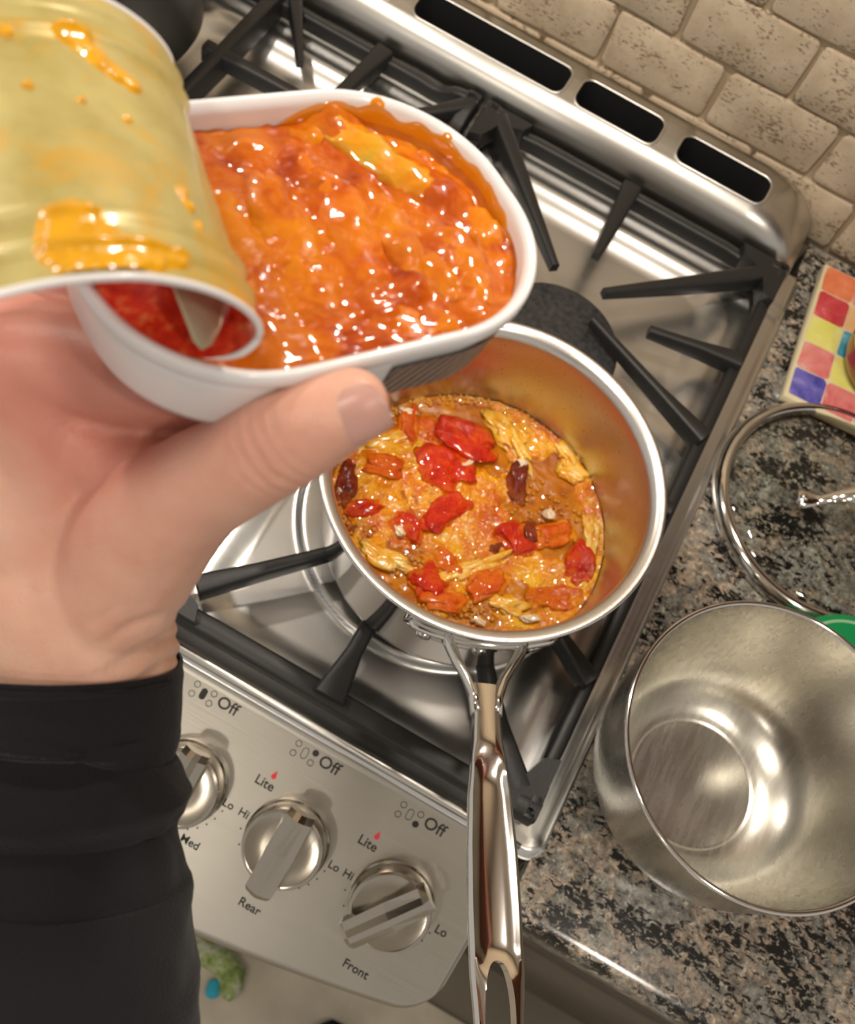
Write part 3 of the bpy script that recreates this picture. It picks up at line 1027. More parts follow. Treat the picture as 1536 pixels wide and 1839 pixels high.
def disc_grid(nr, na, R, fn):
    vs, fs = [fn(0, 0)], []
    for i in range(1, nr + 1):
        r = R * i / nr
        for k in range(na):
            a = 2 * pi * k / na
            vs.append(fn(r * cos(a), r * sin(a)))
    for k in range(na):
        fs.append((0, 1 + k, 1 + (k + 1) % na))
    for i in range(nr - 1):
        for k in range(na):
            j = (k + 1) % na
            fs.append((1 + i * na + k, 1 + (i + 1) * na + k, 1 + (i + 1) * na + j, 1 + i * na + j))
    return vs, fs
def broth_pt(x, y):
    r = math.hypot(x, y)
    z = 0.0012 * fbm(x * 60, y * 60, 3) + 0.0008 * fbm(x * 190, y * 190, 9) + 0.0012 * sstep(SR - .006, SR, r)
    return (SC_.x + x, SC_.y + y, SZ + z)
v, f = disc_grid(60, 160, SR, broth_pt)
broth = obj('broth', v, f, make_broth())
tag(broth, 'bubbling orange broth filling the saucepan', 'soup')
def foam_h(x, y):
    big = fbm(x * 26 + 4.1, y * 26 - 1.7, 1.3, 3) + 0.75
    # clear broth at the right rear, at the near left edge and the near side
    for cx, cy, r0, k in ((0.041, 0.034, 0.021, 1.7), (0.026, 0.050, 0.012, .8), (-0.020, -0.077, 0.020, 1.0), (-0.03, 0.075, 0.03, 0.9), (-0.070, -0.045, 0.018, 1.0), (-0.066, 0.04, 0.018, .9)):
        big -= k * exp(-((x - cx) ** 2 + (y - cy) ** 2) / (r0 * r0))
    return big
def foam_pt(x, y):
    b_ = foam_h(x, y)
    z = -0.0025 + 0.0044 * sstep(0.06, 0.55, b_) + 0.0016 * fbm(x * 120, y * 120, 5, 3) + 0.0009 * fbm(x * 330, y * 330, 2, 2)
    return (SC_.x + x, SC_.y + y, SZ + z)
v, f = disc_grid(110, 260, SR - 0.0004, foam_pt)
keep = [q for q in f if max(v[i][2] for i in q) > SZ - 0.0012]
foam = obj('egg_foam', v, keep, make_foam())
tag(foam, 'yellow oily egg foam and shreds spread over the broth', 'foam', kind='stuff')

def blob(center, rx, ry, rz, rot, seed, amp=0.18, nu=20, nv=12, tilt=0.0):
    vs, fs = [], []
    R = Matrix.Rotation(rot, 3, 'Z') @ Matrix.Rotation(tilt, 3, 'X')
    for j in range(nv + 1):
        th = pi * j / nv
        for i in range(nu):
            ph = 2 * pi * i / nu
            d = Vector((sin(th) * cos(ph), sin(th) * sin(ph), cos(th)))
            k = 1 + amp * noise.noise(d * 1.5 + Vector((seed * 3.1, seed * 1.7, seed))) + amp * .35 * noise.noise(d * 3.4 + Vector((seed, 5, seed * 2))) + amp * .22 * noise.noise(d * 8 + Vector((seed, 2, seed))) + amp * .10 * noise.noise(d * 17 + Vector((2, seed, seed)))
            bx = math.copysign(abs(d.x) ** 0.8, d.x); by = math.copysign(abs(d.y) ** 0.8, d.y)
            vs.append(Vector(center) + R @ Vector((bx * rx * k, by * ry * k, d.z * rz * k)))
    for j in range(nv):
        for i in range(nu):
            q = (i + 1) % nu
            fs.append((j * nu + i, j * nu + q, (j + 1) * nu + q, (j + 1) * nu + i))
    return vs, fs
def wet(name, stops, scale=120, rough=0.12, bstr=0.3):
    m, nt, b = nodes_of(name)
    v = coord(nt)
    n = noise_tex(nt, v, scale, 4, 0.6, 0.3)
    r = ramp(nt, n.outputs[0], stops)
    L(nt, r.outputs[0], b.inputs['Base Color'])
    b.inputs['Roughness'].default_value = rough
    b.inputs['Coat Weight'].default_value = 0.5
    b.inputs['Coat Roughness'].default_value = 0.06
    bump(nt, b, n.outputs[0], bstr, 0.0015)
    return m
def tomato_mat(name, stops, low):
    """red flesh, the lower edge and some patches coated by the orange soup it lies in"""
    m = saucy0(name, stops, low)
    return m
def saucy0(name, stops, low):
    m, nt, b = nodes_of(name)
    v = coord(nt)
    n = noise_tex(nt, v, 95, 4, 0.6, 0.5)
    r = ramp(nt, n.outputs[0], stops)
    sp = N(nt, 'ShaderNodeSeparateXYZ'); L(nt, v, sp.inputs[0])
    n3 = noise_tex(nt, v, 150, 3, 0.6, 0.8)
    ma = N(nt, 'ShaderNodeMath', operation='MULTIPLY_ADD'); L(nt, n3.outputs[0], ma.inputs[0]); ma.inputs[1].default_value = 0.0085; L(nt, sp.outputs[2], ma.inputs[2])
    mr = N(nt, 'ShaderNodeMapRange'); L(nt, ma.outputs[0], mr.inputs['Value'])
    mr.inputs['From Min'].default_value = 0.0600 + 0.0044; mr.inputs['From Max'].default_value = 0.0600 + 0.0086
    mx = N(nt, 'ShaderNodeMix', data_type='RGBA'); L(nt, mr.outputs[0], mx.inputs[0])
    mx.inputs[6].default_value = (*low, 1); L(nt, r.outputs[0], mx.inputs[7])
    L(nt, mx.outputs[2], b.inputs['Base Color'])
    b.inputs['Roughness'].default_value = 0.30
    b.inputs['Specular IOR Level'].default_value = 0.1
    b.inputs['Coat Weight'].default_value = 0.55
    b.inputs['Coat Roughness'].default_value = 0.04
    n2 = noise_tex(nt, v, 300, 3, 0.55)
    bump(nt, b, n2.outputs[0], 0.8, 0.0024)
    return m
M_tom = tomato_mat('cooked_tomato', [(0.30, (0.40, 0.010, 0.001)), (0.5, (0.56, 0.022, 0.002)), (0.7, (0.66, 0.07, 0.003))], (0.66, 0.17, 0.002))
M_tomd = tomato_mat('dark_tomato', [(0.30, (0.10, 0.010, 0.003)), (0.6, (0.26, 0.028, 0.005))], (0.30, 0.07, 0.004))
M_tomo = tomato_mat('orange_tomato', [(0.30, (0.56, 0.050, 0.002)), (0.6, (0.68, 0.13, 0.003))], (0.74, 0.25, 0.003))
M_onion = wet('cooked_onion', [(0.3, (0.78, 0.55, 0.33)), (0.7, (0.85, 0.68, 0.48))], 90, 0.2)
M_egg = wet('egg_flake', [(0.3, (0.72, 0.27, 0.008)), (0.5, (0.82, 0.43, 0.03)), (0.7, (0.85, 0.58, 0.20))], 150, 0.2, 0.6)

TOMS = [
 (-0.1493,-0.3659,0.0190,0.0110,0.09,'tom','largest tomato piece, at the rear of the pan below the tin'),
 (-0.1471,-0.3897,0.0147,0.0117,0.29,'tom','wrinkled tomato piece just in front of the largest one'),
 (-0.0877,-0.4096,0.0094,0.0090,-0.59,'tom','round red tomato half beside a dark scrap, right of the middle of the pan'),
 (-0.0456,-0.4042,0.0123,0.0076,1.67,'tom','red upright tomato half against the right pan wall'),
 (-0.1233,-0.4647,0.0092,0.0079,1.25,'tom','bright red tomato cube above the left handle rivet'),
 (-0.1344,-0.4216,0.0152,0.0075,1.34,'tom','long slanted tomato piece in the middle of the pan'),
 (-0.0914,-0.4476,0.0122,0.0074,0.99,'tomo','orange tomato piece in the frothy patch above the handle'),
 (-0.0501,-0.4316,0.0135,0.0060,0.64,'tomo','flat orange tomato piece near the right front of the pan'),
 (-0.1816,-0.4106,0.0117,0.0077,0.39,'tomo','sunken orange tomato piece near the thumb'),
 (-0.1490,-0.4396,0.0088,0.0066,-0.19,'tom','small tomato piece next to the white onion bit, left of the middle'),
 (-0.1944,-0.4353,0.0054,0.0112,0.39,'tomd','dark tomato skin at the far left pan wall'),
 (-0.1032,-0.3775,0.0050,0.0110,0.39,'tomd','thin red strip at the edge of the clear broth'),
 (-0.0690,-0.3951,0.0113,0.0065,0.83,'tomo','orange tomato scrap right of the round red half'),
 (-0.1765,-0.4443,0.0103,0.0043,0.76,'tom','narrow red tomato strip at the left of the pan'),
 (-0.1082,-0.4683,0.0120,0.0070,0.37,'tomo','half-sunken tomato piece right of the bright red cube'),
 (-0.1809,-0.3789,0.0056,0.0104,0.39,'tomo','tomato strip under the tin at the left rear of the pan'),
 (-0.1187,-0.4481,0.0100,0.0051,0.0,'tomo','orange sliver between the cube and the frothy patch'),
 (-0.0830,-0.4025,0.0040,0.0060,0.57,'tomd','dark brown scrap touching the round red tomato half'),
 (-0.0965,-0.4234,0.0051,0.0025,0.91,'tomd','tiny dark brown scrap floating left of the round red half'),
]
MT = {'tom': M_tom, 'tomd': M_tomd, 'tomo': M_tomo}
for i, (x, y, a, b_, ang, kd, lab) in enumerate(TOMS):
    v, f = blob((x, y, SZ + 0.0004), a * 1.25, b_ * 1.30, 0.0034 + 0.15 * b_, ang, i + 1, 0.42, 44, 24, tilt=random.uniform(-.25, .25))
    o = obj('tomato_piece', v, f, MT[kd])
    tag(o, lab, 'tomato', 'tomato pieces in the broth')
ONI = [(-0.1081,-0.3641,0.0048,0.0026,1.10,'white onion bit at the rear edge of the clear broth'),
 (-0.1518,-0.4457,0.0027,0.0036,0.57,'pale onion bit left of the middle of the pan'),
 (-0.1374,-0.3829,0.0042,0.0018,1.03,'onion sliver lying on the wrinkled tomato piece'),
 (-0.1951,-0.4410,0.0020,0.0033,0.58,'onion bit beside the dark skin at the left wall'),
 (-0.0777,-0.3851,0.0036,0.0030,0.57,'onion bit at the front edge of the clear broth'),
 (-0.1867,-0.3718,0.0057,0.0024,0.40,'onion sliver among the bubbles under the tin'),
 (-0.0590,-0.4531,0.0055,0.0021,0.55,'pink onion sliver at the front pan wall above the handle'),
 (-0.1966,-0.3833,0.0052,0.0019,0.97,'onion sliver at the left rear wall by the thumb nail'),
 (-0.0842,-0.4709,0.0039,0.0021,0.19,'onion bit at the near edge of the broth')]
for i, (x, y, a, b_, ang, lab) in enumerate(ONI):
    v, f = blob((x, y, SZ + 0.0036), a, b_, 0.0015, ang, i + 40, 0.75, 18, 12)
    tag(obj('onion_bit', v, f, M_onion), lab, 'onion', 'onion bits in the broth')
EGG = [(-0.1268,-0.3474,0.0109,0.0065,-0.41,'crinkled egg flake behind the clear broth'),
 (-0.1156,-0.3520,0.0148,0.0036,-0.60,'long egg strand left of the clear broth'),
 (-0.0844,-0.3384,0.0094,0.0033,-0.42,'egg strand along the far right pan wall'),
 (-0.0745,-0.3485,0.0092,0.0050,-0.01,'curled egg flake at the right pan wall'),
 (-0.1865,-0.3945,0.0111,0.0030,0.96,'egg strand near the thumb at the left rear'),
 (-0.1518,-0.4647,0.0132,0.0043,0.09,'pale egg strand along the near left wall'),
 (-0.1026,-0.4421,0.0198,0.0034,0.91,'long pale egg strand above the frothy patch'),
 (-0.0763,-0.4527,0.0100,0.0050,0.19,'egg flake near the front wall above the handle'),
 (-0.0491,-0.3824,0.0043,0.0108,0.38,'upright egg flake at the right wall above the red half')]
for i, (x, y, a, b_, ang, lab) in enumerate(EGG):
    v, f = blob((x, y, SZ + 0.0010), a * 1.15, b_ * 1.2, 0.0024, ang, i + 70, 0.85, 34, 14)
    tag(obj('egg_flake', v, f, M_egg), lab, 'egg', 'egg flakes in the broth')
# bubbles along the wall and in clusters: real little domes, uncounted
rb = random.Random(11)
bubs = []
def bub(x, y, r):
    bubs.append(lathe([(r, 0), (r * .92, r * .38), (r * .7, r * .68), (r * .38, r * .90), (0.0, r)], 8, (x, y, SZ + 0.0012)))
for _ in range(380):
    a = rb.uniform(radians(60), radians(250)) if rb.random() < .75 else rb.uniform(0, 2 * pi)
    rr = SR - abs(rb.gauss(0.002, 0.003))
    bub(SC_.x + rr * cos(a), SC_.y + rr * sin(a), rb.uniform(.0006, .0018))
for cx, cy, sp, n in ((-0.1165, -0.4790, .007, 40), (-0.0900, -0.4660, .006, 30), (-0.105, -0.375, .006, 22), (-0.075, -0.385, .009, 28), (-0.150, -0.440, .012, 26), (-0.128, -0.455, .008, 26), (-0.18, -0.455, .008, 26), (-0.160, -0.390, .015, 26)):
    for _ in range(n * 2):
        x = rb.gauss(cx, sp); y = rb.gauss(cy, sp)
        if math.hypot(x - SC_.x, y - SC_.y) < SR - .002:
            bub(x, y, rb.uniform(.0005, .0016))
v, f = merge(*bubs)
M_bub = plain('broth_bubble', (0.62, 0.26, 0.03), 0.04, coat=1.0)
tag(obj('bubbles', v, f, M_bub), 'small glossy bubbles on the broth and along the pan wall', 'bubbles', kind='stuff')


# ------------------------------------------------------------------ mixing bowl
BC = Vector((0.0853, -0.4690, 0.0))
bowl = empty('mixing_bowl', BC)
tag(bowl, 'empty stainless steel mixing bowl on the granite, right of the range', 'bowl')
bo = [(0.0, 0.0005), (0.042, 0.0005), (0.052, 0.003), (0.064, 0.012), (0.073, 0.026), (0.0785, 0.045), (0.0815, 0.070), (0.0830, 0.095), (0.0835, 0.1065)]
br = [(0.0835, 0.1065), (0.0846, 0.1078), (0.0848, 0.1096), (0.0838, 0.1106), (0.0822, 0.1102), (0.0816, 0.1088)]
bi = [(0.0816, 0.1088), (0.0814, 0.095), (0.0800, 0.070), (0.0770, 0.046), (0.0715, 0.0275), (0.0625, 0.0140), (0.0510, 0.0062), (0.0440, 0.0034), (0.0415, 0.0029), (0.0405, 0.0026), (0.0396, 0.0021), (0.0385, 0.0020), (0.02, 0.0022), (0.0, 0.0023)]
def smooth_prof(p, n=6):
    q = []
    for i in range(len(p) - 1):
        p0 = p[max(i - 1, 0)]; p1 = p[i]; p2 = p[i + 1]; p3 = p[min(i + 2, len(p) - 1)]
        for k in range(n):
            t = k / n
            q.append(tuple(0.5 * ((2 * p1[c]) + (-p0[c] + p2[c]) * t + (2 * p0[c] - 5 * p1[c] + 4 * p2[c] - p3[c]) * t * t + (-p0[c] + 3 * p1[c] - 3 * p2[c] + p3[c]) * t ** 3) for c in (0, 1)))
    return q + [p[-1]]
v, f = lathe(smooth_prof(bo, 4), 112, BC); obj('bowl_outside', v, f, M_bowl_in, bowl)
v, f = lathe(br, 112, BC); obj('bowl_rim', v, f, M_chrome, bowl)
v, f = lathe(smooth_prof(bi[:8], 4) + bi[8:], 112, BC); obj('bowl_inside', v, f, M_bowl_in, bowl)

# ------------------------------------------------------------------ glass lid
LC = Vector((0.1062, -0.2349, 0.0))
lid = empty('glass_lid', LC)
tag(lid, 'round glass pan lid with a steel rim and loop handle on the granite', 'lid')
def make_glass():
    m, nt, b = nodes_of('clear_lid_glass')
    nt.nodes.remove(b)
    out = nt.nodes['Material Output']
    tr = N(nt, 'ShaderNodeBsdfTransparent'); tr.inputs[0].default_value = (0.93, 0.95, 0.93, 1)
    gl = N(nt, 'ShaderNodeBsdfGlossy'); gl.inputs['Roughness'].default_value = 0.02
    fr = N(nt, 'ShaderNodeFresnel'); fr.inputs[0].default_value = 1.45
    mx = N(nt, 'ShaderNodeMixShader')
    L(nt, fr.outputs[0], mx.inputs[0]); L(nt, tr.outputs[0], mx.inputs[1]); L(nt, gl.outputs[0], mx.inputs[2])
    L(nt, mx.outputs[0], out.inputs[0])
    return m
v, f = lathe([(0.0800, 0.0070), (0.0806, 0.0098), (0.0826, 0.0122), (0.0862, 0.0124), (0.0895, 0.0094), (0.0913, 0.0045), (0.0908, 0.0012), (0.0880, 0.0008), (0.0862, 0.003), (0.0835, 0.0052), (0.0800, 0.0070)], 112, LC)
obj('lid_rim', v, f, M_chrome, lid)
v, f = lathe([(0.0808, 0.0090)] + [(0.0808 * cos(radians(a)), 0.0090 + 0.0090 * sin(radians(a))) for a in (15, 30, 45, 60, 75, 90)], 96, LC)
obj('lid_glass', v, f, make_glass(), lid)
hdir = Vector((0.9, 0.42, 0)).normalized()
def lpt(s, z):
    return LC + hdir * s + Vector((0, 0, z))
v, f = tube([lpt(s, z) for s, z in ((-0.034, 0.0175), (-0.030, 0.0195), (-0.024, 0.0200), (-0.017, 0.0215), (-0.008, 0.0300), (0.004, 0.0375), (0.016, 0.0385), (0.028, 0.0345), (0.038, 0.026), (0.044, 0.0205), (0.052, 0.0185))],
            [0.0070, 0.0078, 0.0060, 0.0036, 0.0050, 0.0078, 0.0085, 0.0075, 0.0042, 0.0075, 0.006], 14, 0.42)
obj('lid_handle', v, f, M_chrome, lid)
for s in (-0.030, 0.048):
    v, f = tube([lpt(s, 0.017), lpt(s, 0.0228), lpt(s, 0.0240), lpt(s, 0.0245)], [0.0030, 0.0030, 0.0024, 0.0008], 14, up=(1, 0, 0))
    obj('lid_rivet', v, f, M_chrome, lid)

# ------------------------------------------------------------------ painted tile trivet with a red dish, green plastic lid
tv = Matrix.Translation((0.0341, -0.0955, 0.0)) @ Matrix.Rotation(radians(4.5), 4, 'Z')
tvt = empty('painted_tile', matrix=tv)
tag(tvt, 'square ceramic tile hand-painted with bright coloured checks, against the backsplash', 'trivet')
M_cream = plain('cream_ceramic', (0.66, 0.58, 0.38), 0.3, coat=0.4, bscale=60, bstr=0.1)
v, f = cbox(0.0, 0.142, -0.071, 0.0695, 0.004, 0.0118, 0.0015)
obj('tile_slab', v, f, M_cream, tvt, local=True, auto=40)
v, f = lathe([(0, 0), (0.007, 0), (0.0072, 0.002), (0.0065, 0.004), (0, 0.004)], 24)
M_foot = plain('clear_grey_foot', (0.20, 0.20, 0.18), 0.2, coat=0.3)
for fx, fy in ((0.001, -0.064), (0.135, -0.064), (0.006, 0.062), (0.135, 0.062)):
    o = obj('rubber_foot', v, f, M_foot, tvt, local=True); o.location = (fx, fy, 0)
def paint(name, c, c2):
    return wet(name, [(0.30, c), (0.62, c2), (0.8, tuple(min(1, x * .5 + .35) for x in c2))], 70, 0.22, 0.1)
P_or = paint('orange_paint', (0.62, 0.13, 0.05), (0.72, 0.22, 0.10)); P_rd = paint('red_paint', (0.42, 0.02, 0.03), (0.60, 0.08, 0.09))
P_pk = paint('pink_paint', (0.58, 0.12, 0.13), (0.70, 0.25, 0.22)); P_yl = paint('yellow_paint', (0.66, 0.62, 0.12), (0.72, 0.70, 0.22))
P_bl = paint('blue_paint', (0.04, 0.04, 0.30), (0.16, 0.14, 0.50)); P_vi = paint('violet_paint', (0.38, 0.22, 0.48), (0.55, 0.35, 0.58))
P_te = paint('teal_paint', (0.02, 0.20, 0.30), (0.08, 0.36, 0.46)); P_pe = paint('peach_paint', (0.72, 0.40, 0.16), (0.78, 0.50, 0.25))
rows = [[P_or, P_pk, P_yl, P_bl, P_rd], [P_rd, P_pe, P_te, P_pk, P_yl], [P_yl, P_te, P_yl, P_or, P_bl], [P_pk, P_yl, P_yl, P_rd, P_pe], [P_bl, P_pk, P_vi, P_yl, P_or]]
cw, chh = 0.0272, 0.0272
for r_, cells in enumerate(rows):
    for c_, pm in enumerate(cells):
        x0 = 0.0022 + c_ * cw; y1 = 0.0678 - r_ * chh
        n = 20; rnd = random.Random(r_ * 7 + c_)
        pts = []
        for k in range(n):
            a = 2 * pi * k / n
            x = math.copysign(abs(cos(a)) ** .25, cos(a)); y = math.copysign(abs(sin(a)) ** .25, sin(a))
            pts.append((x0 + cw / 2 + x * (cw / 2 - .0003) + rnd.uniform(-.0005, .0005), y1 - chh / 2 + y * (chh / 2 - .0003) + rnd.uniform(-.0005, .0005)))
        vs = [(x, y, 0.0117) for x, y in pts] + [(x, y, 0.01215) for x, y in pts]
        fs = [tuple(range(n, 2 * n))] + [(i, (i + 1) % n, n + (i + 1) % n, n + i) for i in range(n)]
        obj('painted_check', vs, fs, pm, tvt, local=True, smooth=False)
dish = empty('red_dish', (0.1080, -0.098, 0.0122))
tag(dish, 'dark red glazed dish standing on the painted tile, cut by the frame edge', 'dish')
M_redg = plain('dark_red_glaze', (0.22, 0.012, 0.018), 0.15, coat=0.5)
v, f = lathe([(0, 0.0), (0.034, 0.0), (0.039, 0.003), (0.0425, 0.012), (0.0440, 0.026), (0.0435, 0.028), (0.0415, 0.026), (0.040, 0.012), (0.034, 0.006), (0, 0.005)], 72, (0.1080, -0.098, 0.0122))
obj('dish_body', v, f, M_redg, dish, auto=50)
v, f = lathe([(0.0437, 0.0262), (0.0446, 0.0272), (0.0437, 0.0284), (0.0424, 0.0280)], 72, (0.1080, -0.098, 0.0122))
obj('dish_rim', v, f, M_cream, dish)
M_green = plain('green_plastic', (0.005, 0.24, 0.075), 0.28, coat=0.3)
M_greenl = plain('pale_green_edge', (0.30, 0.50, 0.30), 0.4)
gl_ = empty('green_plastic_lid', (0.152, -0.362, 0.0))
tag(gl_, 'bright green plastic lid behind the mixing bowl, at the frame edge', 'lid')
v, f = lathe([(0, 0.0), (0.040, 0.0), (0.046, 0.004), (0.048, 0.012), (0.0485, 0.024), (0.0475, 0.0262), (0.044, 0.027), (0.0, 0.0275)], 72, (0.152, -0.362, 0.0))
obj('lid_top', v, f, M_green, gl_, auto=50)
v, f = lathe([(0.0415, 0.0268), (0.0422, 0.0276), (0.0432, 0.0276), (0.0438, 0.0268)], 72, (0.152, -0.362, 0.0))
obj('lid_ridge', v, f, M_greenl, gl_)


# ------------------------------------------------------------------ things on the floor
toy = empty('plush_toy', (-0.095, -0.690, -0.92))
tag(toy, 'green and white fuzzy plush toy lying on the floor tiles in front of the range', 'toy')
def make_plush():
    m, nt, b = nodes_of('green_white_plush')
    v = coord(nt)
    n = noise_tex(nt, v, 40, 4, 0.7)
    r = ramp(nt, n.outputs[0], [(0.35, (0.16, 0.24, 0.05)), (0.48, (0.34, 0.42, 0.14)), (0.58, (0.60, 0.60, 0.48)), (0.7, (0.66, 0.64, 0.58))])
    L(nt, r.outputs[0], b.inputs['Base Color'])
    b.inputs['Roughness'].default_value = 0.9
    n2 = noise_tex(nt, v, 420, 3)
    bump(nt, b, n2.outputs[0], 1.0, 0.004)
    return m
toy_path = [(-0.165, -0.668, -0.903), (-0.135, -0.672, -0.900), (-0.110, -0.672, -0.899), (-0.092, -0.680, -0.899), (-0.084, -0.694, -0.901), (-0.085, -0.706, -0.906)]
v, f = tube(toy_path, [0.016, 0.018, 0.019, 0.018, 0.0155, 0.010], 18, 1.0)
v = [Vector(p) + Vector((noise.noise(Vector(p) * 160), noise.noise(Vector(p) * 160 + Vector((9, 0, 0))), noise.noise(Vector(p) * 160 + Vector((0, 9, 0))))) * 0.0028 for p in v]
obj('plush_body', v, f, make_plush(), toy)
v, f = blob((-0.1035, -0.706, -0.910), 0.0095, 0.012, 0.006, 0.3, 3, 0.15)
obj('blue_patch', v, f, plain('turquoise_felt', (0.03, 0.36, 0.50), 0.85), toy)['label'] = 'turquoise felt patch'
v, f = blob((-0.146, -0.660, -0.893), 0.014, 0.009, 0.007, 0.2, 6, 0.15)
obj('red_patch', v, f, plain('red_felt', (0.45, 0.04, 0.03), 0.85), toy)['label'] = 'red felt patch'
shoe = empty('dark_shoe', (0.066, -0.72, -0.92))
tag(shoe, 'dark rounded shoe toe on the floor at the lower frame edge', 'shoe')
v, f = tube([(0.0655, -0.668, -0.888), (0.066, -0.674, -0.888), (0.067, -0.69, -0.888), (0.070, -0.74, -0.880), (0.075, -0.82, -0.870), (0.078, -0.90, -0.86)], [0.010, 0.020, 0.030, 0.042, 0.046, 0.04], 20, 0.7)
obj('shoe_upper', v, f, plain('black_shoe_cloth', (0.015, 0.015, 0.018), 0.8, bscale=500, bstr=0.3), shoe)
v, f = tube([(0.0655, -0.664, -0.914), (0.066, -0.674, -0.914), (0.067, -0.69, -0.914), (0.070, -0.74, -0.914), (0.075, -0.82, -0.914), (0.078, -0.90, -0.914)], [0.012, 0.023, 0.033, 0.044, 0.047, 0.04], 20, 0.14)
obj('shoe_sole', v, f, plain('black_rubber', (0.02, 0.02, 0.02), 0.6), shoe)


# ------------------------------------------------------------------ the opened fish tin held over the pan
TR = ((0.5717, -0.8196, 0.0378), (0.8039, 0.5688, 0.1737), (-0.1638, -0.0689, 0.9841))
TT = (-0.1804, -0.5731, 0.4566)
TM = Matrix(((*TR[0], TT[0]), (*TR[1], TT[1]), (*TR[2], TT[2]), (0, 0, 0, 1)))
tin = empty('fish_tin', matrix=TM)
tag(tin, 'white enamelled oblong fish tin, opened, held in the hand over the saucepan', 'tin')
TL, TWD, TRAD = 0.105, 0.076, 0.0342
def outline(off, n=22):
    """rounded oblong, off grows it outward; returns points and the outward normals"""
    r = TRAD + off
    o = []
    for cx, cy, a0 in ((TL / 2 - TRAD, TWD / 2 - TRAD, 0), (-TL / 2 + TRAD, TWD / 2 - TRAD, 90), (-TL / 2 + TRAD, -TWD / 2 + TRAD, 180), (TL / 2 - TRAD, -TWD / 2 + TRAD, 270)):
        for k in range(n):
            a = radians(a0 + 90 * k / (n - 1))
            o.append((cx + r * cos(a), cy + r * sin(a)))
    return o
def sweep_outline(profile, n=22, cap_first=False, cap_last=False):
    vs, fs = [], []
    m = 4 * n
    for off, z in profile:
        vs += [(x, y, z) for x, y in outline(off, n)]
    for r in range(len(profile) - 1):
        for i in range(m):
            j = (i + 1) % m
            fs.append((r * m + i, r * m + j, (r + 1) * m + j, (r + 1) * m + i))
    if cap_first: fs.append(tuple(range(m)))
    if cap_last: fs.append(tuple(range((len(profile) - 1) * m, len(profile) * m)))
    return vs, fs
M_enamel = plain('white_enamel', (0.80, 0.79, 0.80), 0.28, coat=0.3)
v, f = sweep_outline([(-0.0042, -0.0205), (-0.0036, -0.0195), (-0.0032, -0.010), (-0.0030, -0.0025), (-0.0028, -0.0008), (-0.0020, 0.0)], cap_first=True)
obj('tin_inside', v, f, M_enamel, tin, local=True)
v, f = sweep_outline([(-0.0020, 0.0), (-0.0014, 0.0006), (-0.0007, 0.0006), (-0.0001, 0.0), (0.0, -0.0012), (-0.0001, -0.0030), (-0.0008, -0.0038)])
obj('tin_rim', v, f, M_enamel, tin, local=True)
v, f = sweep_outline([(-0.0008, -0.0038), (-0.0018, -0.0044), (-0.0022, -0.0055), (-0.0020, -0.0068), (-0.0022, -0.0080), (-0.0036, -0.0195), (-0.0048, -0.0222), (-0.0070, -0.0230)], cap_last=True)
obj('tin_wall', v, f, M_enamel, tin, local=True)
# printed stripes on the front wall, right of the thumb
lab_p, lab_n = [], 0
full = outline(0.0, 22)
sel = [(0.0035 + 0.0145 * k / 6, -TWD / 2) for k in range(7)] + [p for p in full[66:66 + 16]][1:]
rows_ = [(-0.0013, -0.0066), (-0.0019, -0.0095), (-0.0026, -0.0145), (-0.0033, -0.0195)]
vs, fs = [], []
for off, z in rows_:
    for x, y in sel:
        c = Vector((min(max(x, -TL / 2 + TRAD), TL / 2 - TRAD), -TWD / 2 + TRAD))
        d = (Vector((x, y)) - c).normalized()
        vs.append((x + d.x * (off + .0001), y + d.y * (off + .0001), z))
k = len(sel)
for r in range(3):
    for i in range(k - 1):
        fs.append((r * k + i, r * k + i + 1, (r + 1) * k + i + 1, (r + 1) * k + i))
lp = obj('label_print', vs, fs, plain('dark_grey_print', (0.075, 0.08, 0.085), 0.35), tin, local=True)
lp['label'] = 'dark printed band with slanting copper stripes'
arc = [0.0]
for q0, q1 in zip(sel[:-1], sel[1:]):
    arc.append(arc[-1] + math.dist(q0, q1))
def label_pt(pos, z, lift):
    pos = min(max(pos, 0), arc[-1] - 1e-6)
    i = max(j for j in range(len(arc) - 1) if arc[j] <= pos)
    t = (pos - arc[i]) / (arc[i + 1] - arc[i])
    x = sel[i][0] + (sel[i + 1][0] - sel[i][0]) * t; y = sel[i][1] + (sel[i + 1][1] - sel[i][1]) * t
    off = interp([(-b_, a_) for a_, b_ in rows_], -z)
    c = Vector((min(max(x, -TL / 2 + TRAD), TL / 2 - TRAD), -TWD / 2 + TRAD))
    d = (Vector((x, y)) - c).normalized()
    return (x + d.x * (off + lift), y + d.y * (off + lift), z)
M_copper = plain('copper_print', (0.62, 0.34, 0.21), 0.3, 0.2)
st = []
pos = 0.001
while pos < arc[-1] + 0.008:
    vs, fs = [], []
    for k2 in range(7):
        z = -0.0070 - 0.0122 * k2 / 6
        a_ = pos - 0.0085 * k2 / 6
        vs += [label_pt(a_, z, .00022), label_pt(a_ + 0.0009, z, .00022)]
    fs = [(2 * i, 2 * i + 1, 2 * i + 3, 2 * i + 2) for i in range(6) if math.dist(vs[2 * i], vs[2 * i + 1]) > .0003]
    if fs:
        obj('printed_stripe', vs, fs, M_copper, lp, local=True)
    pos += 0.0031

